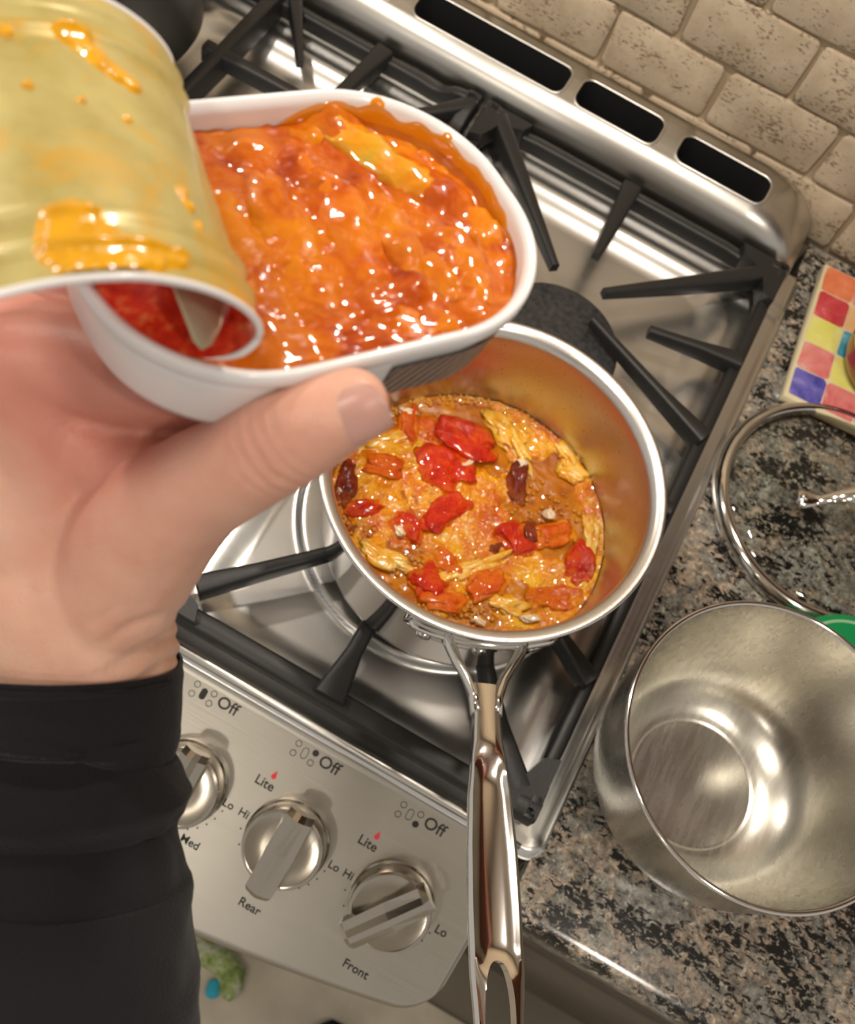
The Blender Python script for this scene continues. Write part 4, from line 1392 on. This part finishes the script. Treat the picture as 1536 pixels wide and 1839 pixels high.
# the peeled lid, curled back over the left end
LIDC = [(-0.0490, -0.0014), (-0.0455, -0.0014), (-0.0420, -0.0012), (-0.0380, -0.0003), (-0.0342, 0.0022), (-0.0312, 0.0060), (-0.0296, 0.0106), (-0.0310, 0.0152), (-0.0350, 0.0204), (-0.0405, 0.0251), (-0.0465, 0.0287),
        (-0.0545, 0.0320), (-0.0647, 0.0336), (-0.0743, 0.0331), (-0.085, 0.0312), (-0.0950, 0.028), (-0.1050, 0.0240)]
LC_ = smooth_prof(LIDC, 8)
cum = [0.0]
for a, b_ in zip(LC_[:-1], LC_[1:]):
    cum.append(cum[-1] + math.dist(a, b_))
LT = cum[-1]
def lid_curve(s):
    s = min(max(s, 0), LT)
    for i in range(len(cum) - 1):
        if s <= cum[i + 1]:
            t = (s - cum[i]) / (cum[i + 1] - cum[i])
            return (LC_[i][0] + (LC_[i + 1][0] - LC_[i][0]) * t, LC_[i][1] + (LC_[i + 1][1] - LC_[i][1]) * t)
    return LC_[-1]
HWL = 0.0345
def lid_hw(s):
    h = HWL
    if s < 0.027:
        x = lid_curve(s)[0]
        h = min(HWL, 0.0038 + sqrt(max(1e-8, 0.0317 ** 2 - (x + 0.0183) ** 2)))
        h = h + (HWL - h) * sstep(0.013, 0.027, s)
    e = LT - s
    if e < 0.030:
        h = HWL - 0.030 + sqrt(max(0, 0.030 ** 2 - (0.030 - e) ** 2))
    return max(h, 0.004)
def lid_base(s, y):
    x, z = lid_curve(s)
    return Vector((x + 0.16 * (y + 0.034) * sstep(0.010, 0.028, s), y, z))
def lid_pt(s, t, side):
    hw = lid_hw(s)
    y = t * hw
    p = lid_base(s, y)
    ds = (lid_base(s + .0006, y) - lid_base(s - .0006, y)); dy = Vector((0.16 * sstep(0.010, 0.028, s), 1, 0))
    nrm = ds.cross(dy).normalized()      # inner (food) side
    d = min(HWL - abs(y), LT - s + 0.004)
    rib = 0.0009 * exp(-((d - 0.0062) / 0.0008) ** 2) + 0.0009 * exp(-((d - 0.0128) / 0.0009) ** 2) - 0.0005 * sstep(0.0130, 0.0155, d)
    rib *= sstep(0.018, 0.030, s)
    return p - nrm * (rib + side * 0.00025)
def make_lid_inside():
    m, nt, b = nodes_of('oily_gold_lacquer')
    v = coord(nt)
    n = noise_tex(nt, v, 42, 4, 0.6, 0.6)
    n2 = noise_tex(nt, v, 90, 3, 0.6)
    base = ramp(nt, n2.outputs[0], [(0.3, (0.40, 0.32, 0.085)), (0.6, (0.50, 0.42, 0.15)), (0.8, (0.56, 0.46, 0.13))])
    stain = ramp(nt, n.outputs[0], [(0.54, (0, 0, 0)), (0.66, (1, 1, 1))])
    mx = N(nt, 'ShaderNodeMix', data_type='RGBA'); L(nt, stain.outputs[0], mx.inputs[0])
    L(nt, base.outputs[0], mx.inputs[6]); mx.inputs[7].default_value = (0.62, 0.33, 0.02, 1)
    L(nt, mx.outputs[2], b.inputs['Base Color'])
    b.inputs['Metallic'].default_value = 0.12
    b.inputs['Roughness'].default_value = 0.38
    b.inputs['Coat Weight'].default_value = 0.45
    b.inputs['Coat Roughness'].default_value = 0.08
    bump(nt, b, n2.outputs[0], 0.12, 0.0012)
    return m
def make_lid_print():
    m, nt, b = nodes_of('red_lid_print')
    v = coord(nt)
    n = noise_tex(nt, v, 330, 4, 0.65)
    r = ramp(nt, n.outputs[0], [(0.35, (0.50, 0.012, 0.004)), (0.55, (0.72, 0.045, 0.010)), (0.68, (0.78, 0.22, 0.07)), (0.8, (0.75, 0.42, 0.20))])
    L(nt, r.outputs[0], b.inputs['Base Color'])
    b.inputs['Roughness'].default_value = 0.28
    b.inputs['Coat Weight'].default_value = 0.3
    return m
NSL, NTL = 150, 56
def lid_sheet(side):
    return grid(NTL, NSL, lambda u, vv: lid_pt(LT * vv, -1 + 2 * u, side))
v, f = lid_sheet(1)
plid = obj('peeled_lid', v, f, make_lid_inside(), tin, local=True)
plid['label'] = 'peeled lid curled back, its golden inside smeared with sauce'
v, f = lid_sheet(-1)
obj('lid_print', v, f, make_lid_print(), plid, local=True)
for t in (-1, 1):
    pth = [lid_pt(LT * i / 120, t, 0) for i in range(13, 121)]
    v, f = tube(pth, [0.0001 + 0.00062 * min(1, k / 8) for k in range(len(pth))], 8)
    obj('lid_edge', v, f, M_enamel, plid, local=True)
# orange sauce blotches on the golden side
def lid_blotch(spots):
    s0 = min(a - 1.6 * r for a, y, r in spots); s1 = max(a + 1.6 * r for a, y, r in spots)
    y0 = max(-HWL + .001, min(y - 1.6 * r for a, y, r in spots)); y1 = min(HWL - .001, max(y + 1.6 * r for a, y, r in spots))
    na, nb2 = 70, 70
    vals = {}
    def field(a, y):
        k = sum(exp(-((a - c) ** 2 + (y - d) ** 2) / (r * r)) for c, d, r in spots)
        return k - 0.42 + 0.22 * noise.noise((a * 260, y * 260, 2)) + 0.16 * noise.noise((a * 700, y * 700, 5))
    vs = []
    for j in range(nb2):
        for i in range(na):
            a = s0 + (s1 - s0) * i / (na - 1); y = y0 + (y1 - y0) * j / (nb2 - 1)
            q = field(a, y); vals[j * na + i] = q
            h_ = 1.0 + 3.2 * max(0, min(1, q * 2.2)) + (0.8 * noise.noise((a * 500, y * 500, 1)) if q > .1 else 0)
            vs.append(lid_pt(a, y / lid_hw(a), h_ if q > 0 else 0.2))
    fs = []
    for j in range(nb2 - 1):
        for i in range(na - 1):
            q = (j * na + i, j * na + i + 1, (j + 1) * na + i + 1, (j + 1) * na + i)
            if max(vals[k] for k in q) > 0:
                fs.append(q)
    obj('sauce_smear', vs, fs, M_lsm, plid, local=True)
M_lsm = plain('orange_oil_smear', (0.74, 0.36, 0.006), 0.22, coat=0.7, bscale=260, bstr=0.35, vary=0.12)
lid_blotch([(0.0665, -0.0215, .0035), (0.0690, -0.0255, .0045), (0.0660, -0.0290, .0050), (0.0610, -0.0305, .0042), (0.0555, -0.0300, .0035), (0.0700, -0.0300, .003), (0.0505, -0.0300, .0022)])
lid_blotch([(0.0600, 0.0205, .0024), (0.0570, 0.0190, .0028), (0.0540, 0.0155, .0028), (0.0510, 0.0135, .0024), (0.0480, 0.0120, .0018)])
lid_blotch([(0.0440, -0.0120, .0015), (0.0430, -0.0150, .0016), (0.0420, -0.0190, .0012)])
lid_blotch([(0.0703, 0.0196, .0014)]); lid_blotch([(0.0690, 0.0070, .0011)]); lid_blotch([(0.0605, 0.004, .0010)]); lid_blotch([(0.0520, 0.002, .0012)])
# pull tab on the printed side, inside the curl
M_tab = plain('tan_tab_metal', (0.46, 0.40, 0.26), 0.3, 0.6)
tab_v = [(-0.0420, -0.0180, 0.0160), (-0.0385, -0.0275, 0.0038), (-0.0372, -0.0288, 0.0024), (-0.0350, -0.0282, 0.0026), (-0.0328, -0.0262, 0.0040), (-0.0306, -0.0228, 0.0070), (-0.0292, -0.0180, 0.0110), (-0.0290, -0.0100, 0.0150), (-0.0430, -0.0090, 0.0220)]
nrm_t = Vector((-0.35, -0.72, 0.60)).normalized() * 0.0011
vs = [Vector(p) for p in tab_v] + [Vector(p) + nrm_t for p in tab_v]
k = len(tab_v)
fs = [tuple(range(k)), tuple(range(k, 2 * k))[::-1]] + [(i, (i + 1) % k, k + (i + 1) % k, k + i) for i in range(k)]
ptab = obj('pull_tab', vs, fs, M_tab, plid, local=True, smooth=False)

# sauce and fillets in the tin
def saucy(name, stops, scale, dist, bs, bstr, bdist):
    m, nt, b = nodes_of(name)
    v = coord(nt)
    n = noise_tex(nt, v, scale, 5, 0.6, dist)
    r = ramp(nt, n.outputs[0], stops)
    L(nt, r.outputs[0], b.inputs['Base Color'])
    b.inputs['Roughness'].default_value = 0.35
    b.inputs['Specular IOR Level'].default_value = 0.15
    b.inputs['Coat Weight'].default_value = 0.75
    b.inputs['Coat Roughness'].default_value = 0.07
    n2 = noise_tex(nt, v, bs, 2, 0.45)
    bump(nt, b, n2.outputs[0], bstr, bdist)
    return m
def make_sauce():
    return saucy('orange_tomato_sauce', [(0.28, (0.22, 0.014, 0.0004)), (0.42, (0.42, 0.066, 0.0006)), (0.56, (0.54, 0.130, 0.0008)), (0.76, (0.60, 0.19, 0.002))], 60, 0.5, 170, 0.45, 0.0022)
M_sauce = make_sauce()
def make_fillet(name, stops):
    return saucy(name, stops, 75, 0.6, 190, 0.45, 0.0022)
M_fil = make_fillet('sauced_fish', [(0.30, (0.38, 0.055, 0.0005)), (0.45, (0.53, 0.125, 0.0007)), (0.60, (0.60, 0.180, 0.001)), (0.80, (0.66, 0.26, 0.004))])
M_fily = make_fillet('yellow_fish_skin', [(0.30, (0.52, 0.13, 0.001)), (0.45, (0.62, 0.22, 0.003)), (0.60, (0.58, 0.29, 0.012)), (0.75, (0.40, 0.32, 0.045))])
FIL = [
 ([(0.0215, 0.0330), (0.0245, 0.0260), (0.0285, 0.0190), (0.0345, 0.0105), (0.0400, 0.0060)], 0.0062, -0.0066, 'y', 'yellow-skinned fish piece at the upper right of the tin'),
 ([(0.0330, 0.0290), (0.0400, 0.0230), (0.0450, 0.0150), (0.0470, 0.0060)], 0.0070, -0.0098, 'o', 'fish piece along the far right corner of the tin'),
 ([(0.0100, 0.0240), (0.0120, 0.0120), (0.0120, 0.0010), (0.0095, -0.0110), (0.0080, -0.0190)], 0.0074, -0.0085, 'y2', 'broad fish piece in the middle of the tin'),
 ([(0.0195, 0.0120), (0.0215, 0.0030), (0.0205, -0.0080), (0.0175, -0.0190)], 0.0050, -0.0068, 'o', 'narrow fish ridge right of the broad middle piece'),
 ([(0.0300, -0.0010), (0.0335, -0.0090), (0.0340, -0.0190), (0.0310, -0.0275)], 0.0066, -0.0082, 'o', 'fish piece towards the near right corner of the tin'),
 ([(0.0420, 0.0010), (0.0450, -0.0060), (0.0440, -0.0150)], 0.0058, -0.0092, 'o', 'short fish piece against the right end of the tin'),
 ([(-0.0010, 0.0270), (-0.0025, 0.0140), (-0.0035, 0.0010), (-0.0040, -0.0120), (-0.0030, -0.0270)], 0.0080, -0.0092, 'o', 'long fish piece left of the middle of the tin'),
 ([(-0.0130, 0.0290), (-0.0155, 0.0150), (-0.0170, 0.0), (-0.0185, -0.0150), (-0.0180, -0.0300)], 0.0085, -0.0096, 'o', 'long fish piece next to the curled lid'),
 ([(0.0080, -0.0235), (0.0160, -0.0275), (0.0245, -0.0300)], 0.0062, -0.0094, 'o', 'fish scrap along the near rim above the thumb'),
 ([(0.0230, -0.0110), (0.0255, -0.0180), (0.0262, -0.0250)], 0.0046, -0.0072, 'o', 'small fish ridge between the two near right pieces'),
 ([(-0.0300, 0.0250), (-0.0330, 0.0050), (-0.0340, -0.0180)], 0.0085, -0.0110, 'o', 'fish piece hidden below the curled lid'),
 ([(0.0100, 0.0300), (0.0160, 0.0305), (0.0190, 0.0290)], 0.0045, -0.0082, 'o', 'short fish scrap along the far rim of the tin'),
]
M_fily2 = make_fillet('golden_fish', [(0.30, (0.42, 0.055, 0.0006)), (0.45, (0.57, 0.125, 0.001)), (0.62, (0.62, 0.19, 0.003)), (0.78, (0.50, 0.25, 0.015))])
for i, (pp, r, z, kd, labl) in enumerate(FIL):
    dense = smooth_prof(pp, 7)
    n = len(dense)
    rad = [r * (0.30 + 0.70 * (sin(pi * (0.06 + 0.88 * j / (n - 1)))) ** 0.6) for j in range(n)]
    v, f = tube([(x, y, z) for x, y in dense], rad, 26, 0.66)
    out = []
    for p in v:
        p = Vector(p)
        q = p * 1.0 + Vector((i * .37, i * .11, 0))
        d = 0.0013 * noise.noise(q * 110) + 0.0009 * noise.noise(q * 260) + 0.0005 * noise.noise(q * 600)
        out.append(p + Vector((0.5 * d, 0.5 * d, d * 1.3)))
    mt = {'y': M_fily, 'o': M_fil, 'y2': M_fily2}[kd]
    o = obj('fish_piece', out, f, mt, local=True)
    o.matrix_world = TM
    tag(o, labl, 'fish', 'pieces of fish in the opened tin')
def sauce_h(x, y):
    d = rrect(x, y, 0, 0, TL / 2 - .003, TWD / 2 - .003, TRAD - .003)
    z = -0.0062 - 0.0012 * sstep(-0.010, 0.0, d)
    for pp, r, zz, kd, _ in FIL:
        for (ax, ay), (bx, by) in zip(pp[:-1], pp[1:]):
            dx, dy = bx - ax, by - ay
            t = max(0, min(1, ((x - ax) * dx + (y - ay) * dy) / (dx * dx + dy * dy)))
            q = math.hypot(x - ax - dx * t, y - ay - dy * t)
            top = zz + r * .60 - 0.0004
            z = max(z, -0.0075 + (top + 0.0075) * exp(-(q / (r * 1.15)) ** 2))
    z += 0.0009 * noise.noise((x * 90, y * 90, 1.0)) + 0.0007 * noise.noise((x * 230, y * 230, 2.0)) + 0.0005 * noise.noise((x * 520, y * 520, 3.0))
    z += 0.0016 * sstep(-0.003, 0.0, d) * (1.0 if x > 0.02 else 0.2)
    return min(z, -0.0012)
SO = outline(-0.0031, 26)
vs, fs = [], []
NR = 74
m_ = len(SO)
for r in range(NR + 1):
    k = r / NR
    k = 0.012 + 0.988 * k
    for x, y in SO:
        xx, yy = x * k, y * k
        vs.append((xx, yy, sauce_h(xx, yy)))
# the straight sides need more columns than the outline has: densify
def densify_loop(o, step=0.0016):
    q = []
    for a, b_ in zip(o, o[1:] + o[:1]):
        m = max(1, int(math.dist(a, b_) / step))
        for k in range(m):
            q.append((a[0] + (b_[0] - a[0]) * k / m, a[1] + (b_[1] - a[1]) * k / m))
    return q
SO = densify_loop(SO)
m_ = len(SO)
vs = []
for r in range(NR + 1):
    k = 0.012 + 0.988 * r / NR
    for x, y in SO:
        vs.append((x * k, y * k, sauce_h(x * k, y * k)))
for r in range(NR):
    for i in range(m_):
        j = (i + 1) % m_
        fs.append((r * m_ + i, r * m_ + j, (r + 1) * m_ + j, (r + 1) * m_ + i))
fs.append(tuple(range(m_))[::-1])
sauce = obj('tomato_sauce', vs, fs, M_sauce, local=True)
sauce.matrix_world = TM
tag(sauce, 'glossy orange tomato sauce covering the fish in the opened tin', 'sauce')
# sauce clinging to the right end of the rim and the wall inside
M_smear = plain('sauce_smear', (0.66, 0.22, 0.004), 0.10, coat=0.8, bscale=300, bstr=0.3)
def smear(i0, i1, prof, name):
    ol = densify_loop(outline(0.0, 26), 0.001)
    n = len(ol)
    vs, fs = [], []
    idx = list(range(i0, i1))
    k = len(prof)
    for c, i in enumerate(idx):
        x, y = ol[i % n]
        cx = min(max(x, -TL / 2 + TRAD), TL / 2 - TRAD); cy = min(max(y, -TWD / 2 + TRAD), TWD / 2 - TRAD)
        d = (Vector((x, y)) - Vector((cx, cy))).normalized()
        e = min(c, len(idx) - 1 - c) / 10.0
        wob = min(1, e) * (0.75 + 0.5 * noise.noise((i * .16, 3, 1)))
        for off, z in prof:
            o_ = -0.0036 + (off + 0.0036) * min(1.05, wob)
            z_ = -0.0060 + (z + 0.0060) * min(1.0, wob)
            vs.append((x + d.x * o_, y + d.y * o_, z_))
    for c in range(len(idx) - 1):
        for q in range(k - 1):
            fs.append((c * k + q, c * k + q + 1, (c + 1) * k + q + 1, (c + 1) * k + q))
    o = obj(name, vs, fs, M_smear, tin, local=True)
    return o
olen = len(densify_loop(outline(0.0, 26), 0.001))
smear(-14, 60, [(-0.0036, -0.0080), (-0.0037, -0.0050), (-0.0035, -0.0020), (-0.0029, -0.0002), (-0.0020, 0.0007), (-0.0012, 0.0010)], 'sauce_smear')
smear(30, 58, [(-0.0034, -0.0060), (-0.0036, -0.0030), (-0.0030, 0.0004), (-0.0014, 0.0015), (0.0002, 0.0010), (0.0007, -0.0010)], 'sauce_drip')


# ------------------------------------------------------------------ the cook's left hand and sleeve
CH = {
'thumb': [(-0.1860,-0.6432,0.3804,0.0160), (-0.1853,-0.6346,0.3946,0.0170), (-0.1767,-0.6259,0.4176,0.0132), (-0.1671,-0.6215,0.4350,0.0112), (-0.1598,-0.6170,0.4475,0.0106), (-0.1555,-0.6125,0.4529,0.0096), (-0.1523,-0.6086,0.4547,0.0085), (-0.1510,-0.6072,0.4557,0.0077)],
'arm': [(-0.1300,-0.7800,0.2960,0.0300), (-0.1484,-0.7439,0.3146,0.0280), (-0.1740,-0.6976,0.3385,0.0240), (-0.1857,-0.6734,0.3487,0.0240), (-0.1908,-0.6577,0.3555,0.0265), (-0.2010,-0.6500,0.3650,0.0240)],
'index_metacarpal': [(-0.1927,-0.6458,0.3682,0.0170), (-0.2071,-0.6316,0.3870,0.0150), (-0.2187,-0.6233,0.4027,0.0135), (-0.2282,-0.6175,0.4126,0.0125)],
'middle_metacarpal': [(-0.2002,-0.6491,0.3691,0.0180), (-0.2218,-0.6337,0.3865,0.0160), (-0.2366,-0.6266,0.3951,0.0140), (-0.2492,-0.6193,0.3992,0.0128)],
'ring_metacarpal': [(-0.2095,-0.6525,0.3589,0.0170), (-0.2371,-0.6379,0.3695,0.0155), (-0.2654,-0.6228,0.3780,0.0125)],
'little_metacarpal': [(-0.2186,-0.6551,0.3468,0.0160), (-0.2480,-0.6432,0.3517,0.0140), (-0.2757,-0.6315,0.3563,0.0115)],
'web': [(-0.1800,-0.6306,0.4020,0.0125), (-0.1850,-0.6252,0.4104,0.0102), (-0.1963,-0.6231,0.4041,0.0105), (-0.2145,-0.6230,0.4016,0.0110), (-0.2245,-0.6233,0.4051,0.0115)],
'web_deep': [(-0.2278,-0.6169,0.3951,0.0130), (-0.2103,-0.6141,0.3957,0.0125), (-0.1970,-0.6132,0.4012,0.0105), (-0.1879,-0.6135,0.4085,0.0085)],
'index_finger': [(-0.2282,-0.6175,0.4126,0.0125), (-0.2153,-0.6126,0.4168,0.0112), (-0.2016,-0.6105,0.4195,0.0104), (-0.1896,-0.6060,0.4235,0.0092), (-0.1814,-0.5983,0.4292,0.0085), (-0.1803,-0.5967,0.4304,0.0075)],
'middle_finger': [(-0.2492,-0.6193,0.3992,0.0128), (-0.2378,-0.6097,0.4046,0.0115), (-0.2249,-0.6067,0.4100,0.0108), (-0.2060,-0.6020,0.4161,0.0098), (-0.1908,-0.5926,0.4273,0.0088), (-0.1891,-0.5907,0.4287,0.0078)],
'ring_finger': [(-0.2654,-0.6228,0.3780,0.0125), (-0.2561,-0.6080,0.3861,0.0112), (-0.2434,-0.6000,0.3951,0.0103), (-0.2217,-0.5956,0.4109,0.0092), (-0.2053,-0.5887,0.4281,0.0082), (-0.2039,-0.5873,0.4294,0.0074)],
'little_finger': [(-0.2757,-0.6315,0.3563,0.0115), (-0.2695,-0.6116,0.3703,0.0098), (-0.2574,-0.5993,0.3871,0.0092), (-0.2378,-0.5916,0.4068,0.0082), (-0.2205,-0.5874,0.4272,0.0073), (-0.2192,-0.5863,0.4282,0.0066)],
}
def ball(c, r, nu=18, nv=11):
    vs, fs = [], []
    for j in range(nv + 1):
        th = pi * j / nv
        for i in range(nu):
            ph = 2 * pi * i / nu
            vs.append((c[0] + r * sin(th) * cos(ph), c[1] + r * sin(th) * sin(ph), c[2] + r * cos(th)))
    for j in range(nv):
        for i in range(nu):
            q = (i + 1) % nu
            fs.append((j * nu + i, j * nu + q, (j + 1) * nu + q, (j + 1) * nu + i))
    return vs, fs
def catmull(nodes, m):
    q = []
    for i in range(len(nodes) - 1):
        p0 = nodes[max(i - 1, 0)]; p1 = nodes[i]; p2 = nodes[i + 1]; p3 = nodes[min(i + 2, len(nodes) - 1)]
        for k in range(m):
            t = k / m
            q.append([0.5 * ((2 * p1[c]) + (-p0[c] + p2[c]) * t + (2 * p0[c] - 5 * p1[c] + 4 * p2[c] - p3[c]) * t * t + (-p0[c] + 3 * p1[c] - 3 * p2[c] + p3[c]) * t ** 3) for c in range(4)])
    return q + [list(nodes[-1])]
balls = []
for nm, nd in CH.items():
    for x, y, z, r in catmull(nd, 6):
        balls.append(ball((x, y, z), r))
v, f = merge(*balls)
me = bpy.data.meshes.new('person'); me.from_pydata(v, [], f); me.update()
person = bpy.data.objects.new('person', me); COL.objects.link(person)
md = person.modifiers.new('remesh', 'REMESH'); md.mode = 'VOXEL'; md.voxel_size = 0.0010
md2 = person.modifiers.new('smooth', 'SMOOTH'); md2.factor = 0.5; md2.iterations = 16
apply_mods(person)
shade(person.data)
tag(person, "cook's bare left hand gripping the fish tin, arm in a black sleeve", 'person')
THUMB = [Vector(q[:3]) for q in CH['thumb']]
IPJ = THUMB[4].copy()
FLUSH_AND_SHADE = [(tuple(THUMB[4]), 0.017, 0.5), ((-0.2282, -0.6175, 0.4226), 0.018, 0.8), ((-0.1900, -0.6420, 0.3980), 0.016, 0.45), ((-0.1780, -0.6230, 0.4230), 0.013, 0.35),
         ((-0.2050, -0.6200, 0.4100), 0.014, 0.5), ((-0.1900, -0.6050, 0.4230), 0.030, 1.0), ((-0.2150, -0.6050, 0.4130), 0.030, 1.0), (tuple(THUMB[6]), 0.011, 0.35), ((-0.2060, -0.6520, 0.3800), 0.014, 0.3)]  # knuckle redness; the two widest spots paint shade onto fingers under the tin
me = person.data
at = me.attributes.new('flush_and_shade', 'FLOAT', 'POINT')
vals = []
tax = (THUMB[5] - THUMB[3]).normalized()
tocam = (CAM - IPJ).normalized()
wax = (Vector((-0.1908, -0.6577, 0.3555)) - Vector((-0.2071, -0.6316, 0.3870))).normalized()
for vt in me.vertices:
    p = vt.co
    s = 0.0
    for c, r, a in FLUSH_AND_SHADE:
        s += a * exp(-((p - Vector(c)).length / r) ** 2)
    vals.append(min(1.0, s))
at.data.foreach_set('value', vals)
# creases: thumb joint folds and the folds at the wrist
me.calc_normals_split() if hasattr(me, 'calc_normals_split') else None
nrm = [vt.normal.copy() for vt in me.vertices]
for i, vt in enumerate(me.vertices):
    p = vt.co
    d = 0.0
    if (p - IPJ).length < 0.020:
        ss = (p - IPJ).dot(tax)
        facing = max(0, nrm[i].dot((tocam + RIGHT * .3).normalized()))
        for k, (o_, am, wd) in enumerate(((-0.0062, .0005, .0008), (-0.0032, .0009, .0008), (0.0002, .0010, .0008), (0.0034, .0007, .0008), (0.0060, .0004, .0007))):
            wob = 0.0007 * noise.noise((p.x * 220, p.y * 220, k * 3.0))
            d -= am * facing * exp(-((ss - o_ - wob) / wd) ** 2)
    rel_ = p - Vector((-0.1700, -0.6480, 0.3790))
    kx_ = rel_.dot(RIGHT); ky_ = rel_.dot(DOWN)
    if -0.030 < kx_ < 0.02 and -0.012 < ky_ < 0.030:
        wgt = sstep(-0.022, -0.002, kx_) * sstep(-0.012, -0.004, ky_) * (1 - sstep(0.020, 0.030, ky_))
        ph = (ky_ + 0.45 * kx_ + 0.002 * noise.noise((p.x * 90, p.y * 90, 0))) / 0.0062
        d -= 0.0009 * wgt * (0.5 + 0.5 * cos(2 * pi * ph)) ** 2
    d += 0.00035 * noise.noise(p * 70)
    vt.co = p + nrm[i] * d
def make_skin():
    m, nt, b = nodes_of('skin')
    v = coord(nt)
    at = N(nt, 'ShaderNodeAttribute'); at.attribute_name = 'flush_and_shade'
    n = noise_tex(nt, v, 55, 4, 0.6)
    base = ramp(nt, n.outputs[0], [(0.3, (0.66, 0.37, 0.265)), (0.5, (0.72, 0.435, 0.32)), (0.7, (0.76, 0.49, 0.37))])
    mx = N(nt, 'ShaderNodeMix', data_type='RGBA')
    ml = N(nt, 'ShaderNodeMath', operation='MULTIPLY'); ml.inputs[1].default_value = 0.75
    L(nt, at.outputs['Fac'], ml.inputs[0]); L(nt, ml.outputs[0], mx.inputs[0])
    L(nt, base.outputs[0], mx.inputs[6]); mx.inputs[7].default_value = (0.52, 0.17, 0.13, 1)
    L(nt, mx.outputs[2], b.inputs['Base Color'])
    b.inputs['Roughness'].default_value = 0.48
    b.inputs['Subsurface Weight'].default_value = 0.35
    b.inputs['Subsurface Radius'].default_value = (0.006, 0.0022, 0.0012)
    b.inputs['Subsurface Scale'].default_value = 0.6
    vo = N(nt, 'ShaderNodeTexVoronoi'); vo.inputs['Scale'].default_value = 900; L(nt, v, vo.inputs['Vector'])
    bump(nt, b, vo.outputs['Distance'], 0.16, 0.0005)
    return m
me.materials.clear(); me.materials.append(make_skin())
# thumb nail: a curved plate on the end of the thumb
TA = (THUMB[7] - THUMB[5]).normalized()
NC_ = THUMB[6] + TA * 0.0022
nd_ = (-FWD * 0.80 + RIGHT * 0.42 + DOWN * 0.36)
nd_ = (nd_ - TA * nd_.dot(TA)).normalized()
ns_ = TA.cross(nd_).normalized()
def nail_pt(u, vv):
    a = (u * 2 - 1); s = (vv * 2 - 1)
    # superellipse outline
    k = (1 - abs(s) ** 3.2) ** (1 / 3.2)
    ang = a * k * radians(50)
    r = 0.00855 - 0.0007 * sstep(0.2, 1.0, s) + 0.0001 - 0.0007 * (abs(a * k) ** 4) - 0.0005 * sstep(-.55, -1, s)
    return NC_ + TA * (s * 0.0068) + (nd_ * cos(ang) + ns_ * sin(ang)) * r
v, f = grid(22, 26, nail_pt)
M_nail = plain('thumb_nail', (0.58, 0.32, 0.27), 0.35, coat=0.08, sss=0.2)
nail = obj('thumb_nail', v, f, M_nail, person)
# sleeve
SLV = [(-0.1941,-0.6607,0.3542,0.0300), (-0.1938,-0.6612,0.3539,0.0310), (-0.1923,-0.6638,0.3526,0.0316), (-0.1890,-0.6690,0.3502,0.0314), (-0.1870,-0.6725,0.3487,0.0314), (-0.1850,-0.6762,0.3467,0.0308), (-0.1843,-0.6787,0.3460,0.0294), (-0.1824,-0.6822,0.3442,0.0335), (-0.1800,-0.6870,0.3418,0.0366), (-0.1774,-0.6916,0.3394,0.0344), (-0.1758,-0.6945,0.3379,0.0327), (-0.1731,-0.7000,0.3362,0.0352), (-0.1703,-0.7060,0.3331,0.0381), (-0.1651,-0.7153,0.3294,0.0396), (-0.1592,-0.7257,0.3252,0.0411), (-0.1525,-0.7370,0.3204,0.0420), (-0.1422,-0.7552,0.3122,0.0440), (-0.1222,-0.7889,0.2947,0.0460)]
def sleeve_mesh(nodes, m, n=72, wr=1.0):
    q = catmull(nodes, m)
    v, f = tube([p[:3] for p in q], [p[3] for p in q], n, 1.0, up=tuple(-FWD), caps=False)
    cs = [Vector(q[i // n][:3]) for i in range(len(v))]
    out = []
    for i, p in enumerate(v):
        d = (p - cs[i]).normalized()
        t = i // n / len(q)
        ky = noise.noise((p.x * 28, p.y * 70 + p.z * 70, 2.0)) * 0.0016 + noise.noise((p.x * 60, p.y * 150, p.z * 150)) * 0.0008
        out.append(p + d * ky * wr)
    return out, f
M_cloth = plain('black_knit', (0.0075, 0.0075, 0.0095), 0.9, spec=0.25, bscale=1400, bstr=0.5, bdist=0.0008)
M_cloth.node_tree.nodes['Principled BSDF'].inputs['Sheen Weight'].default_value = 0.10
v, f = sleeve_mesh(SLV[4:], 6)
sl = obj('sleeve', v, f, M_cloth, person)
v, f = sleeve_mesh(SLV[:7], 4, wr=.5)
inner_ = len(v)
cuff = obj('cuff', v, f, M_cloth, person)
md = cuff.modifiers.new('thick', 'SOLIDIFY'); md.thickness = 0.0022; md.offset = -1
apply_mods(cuff); shade(cuff.data)
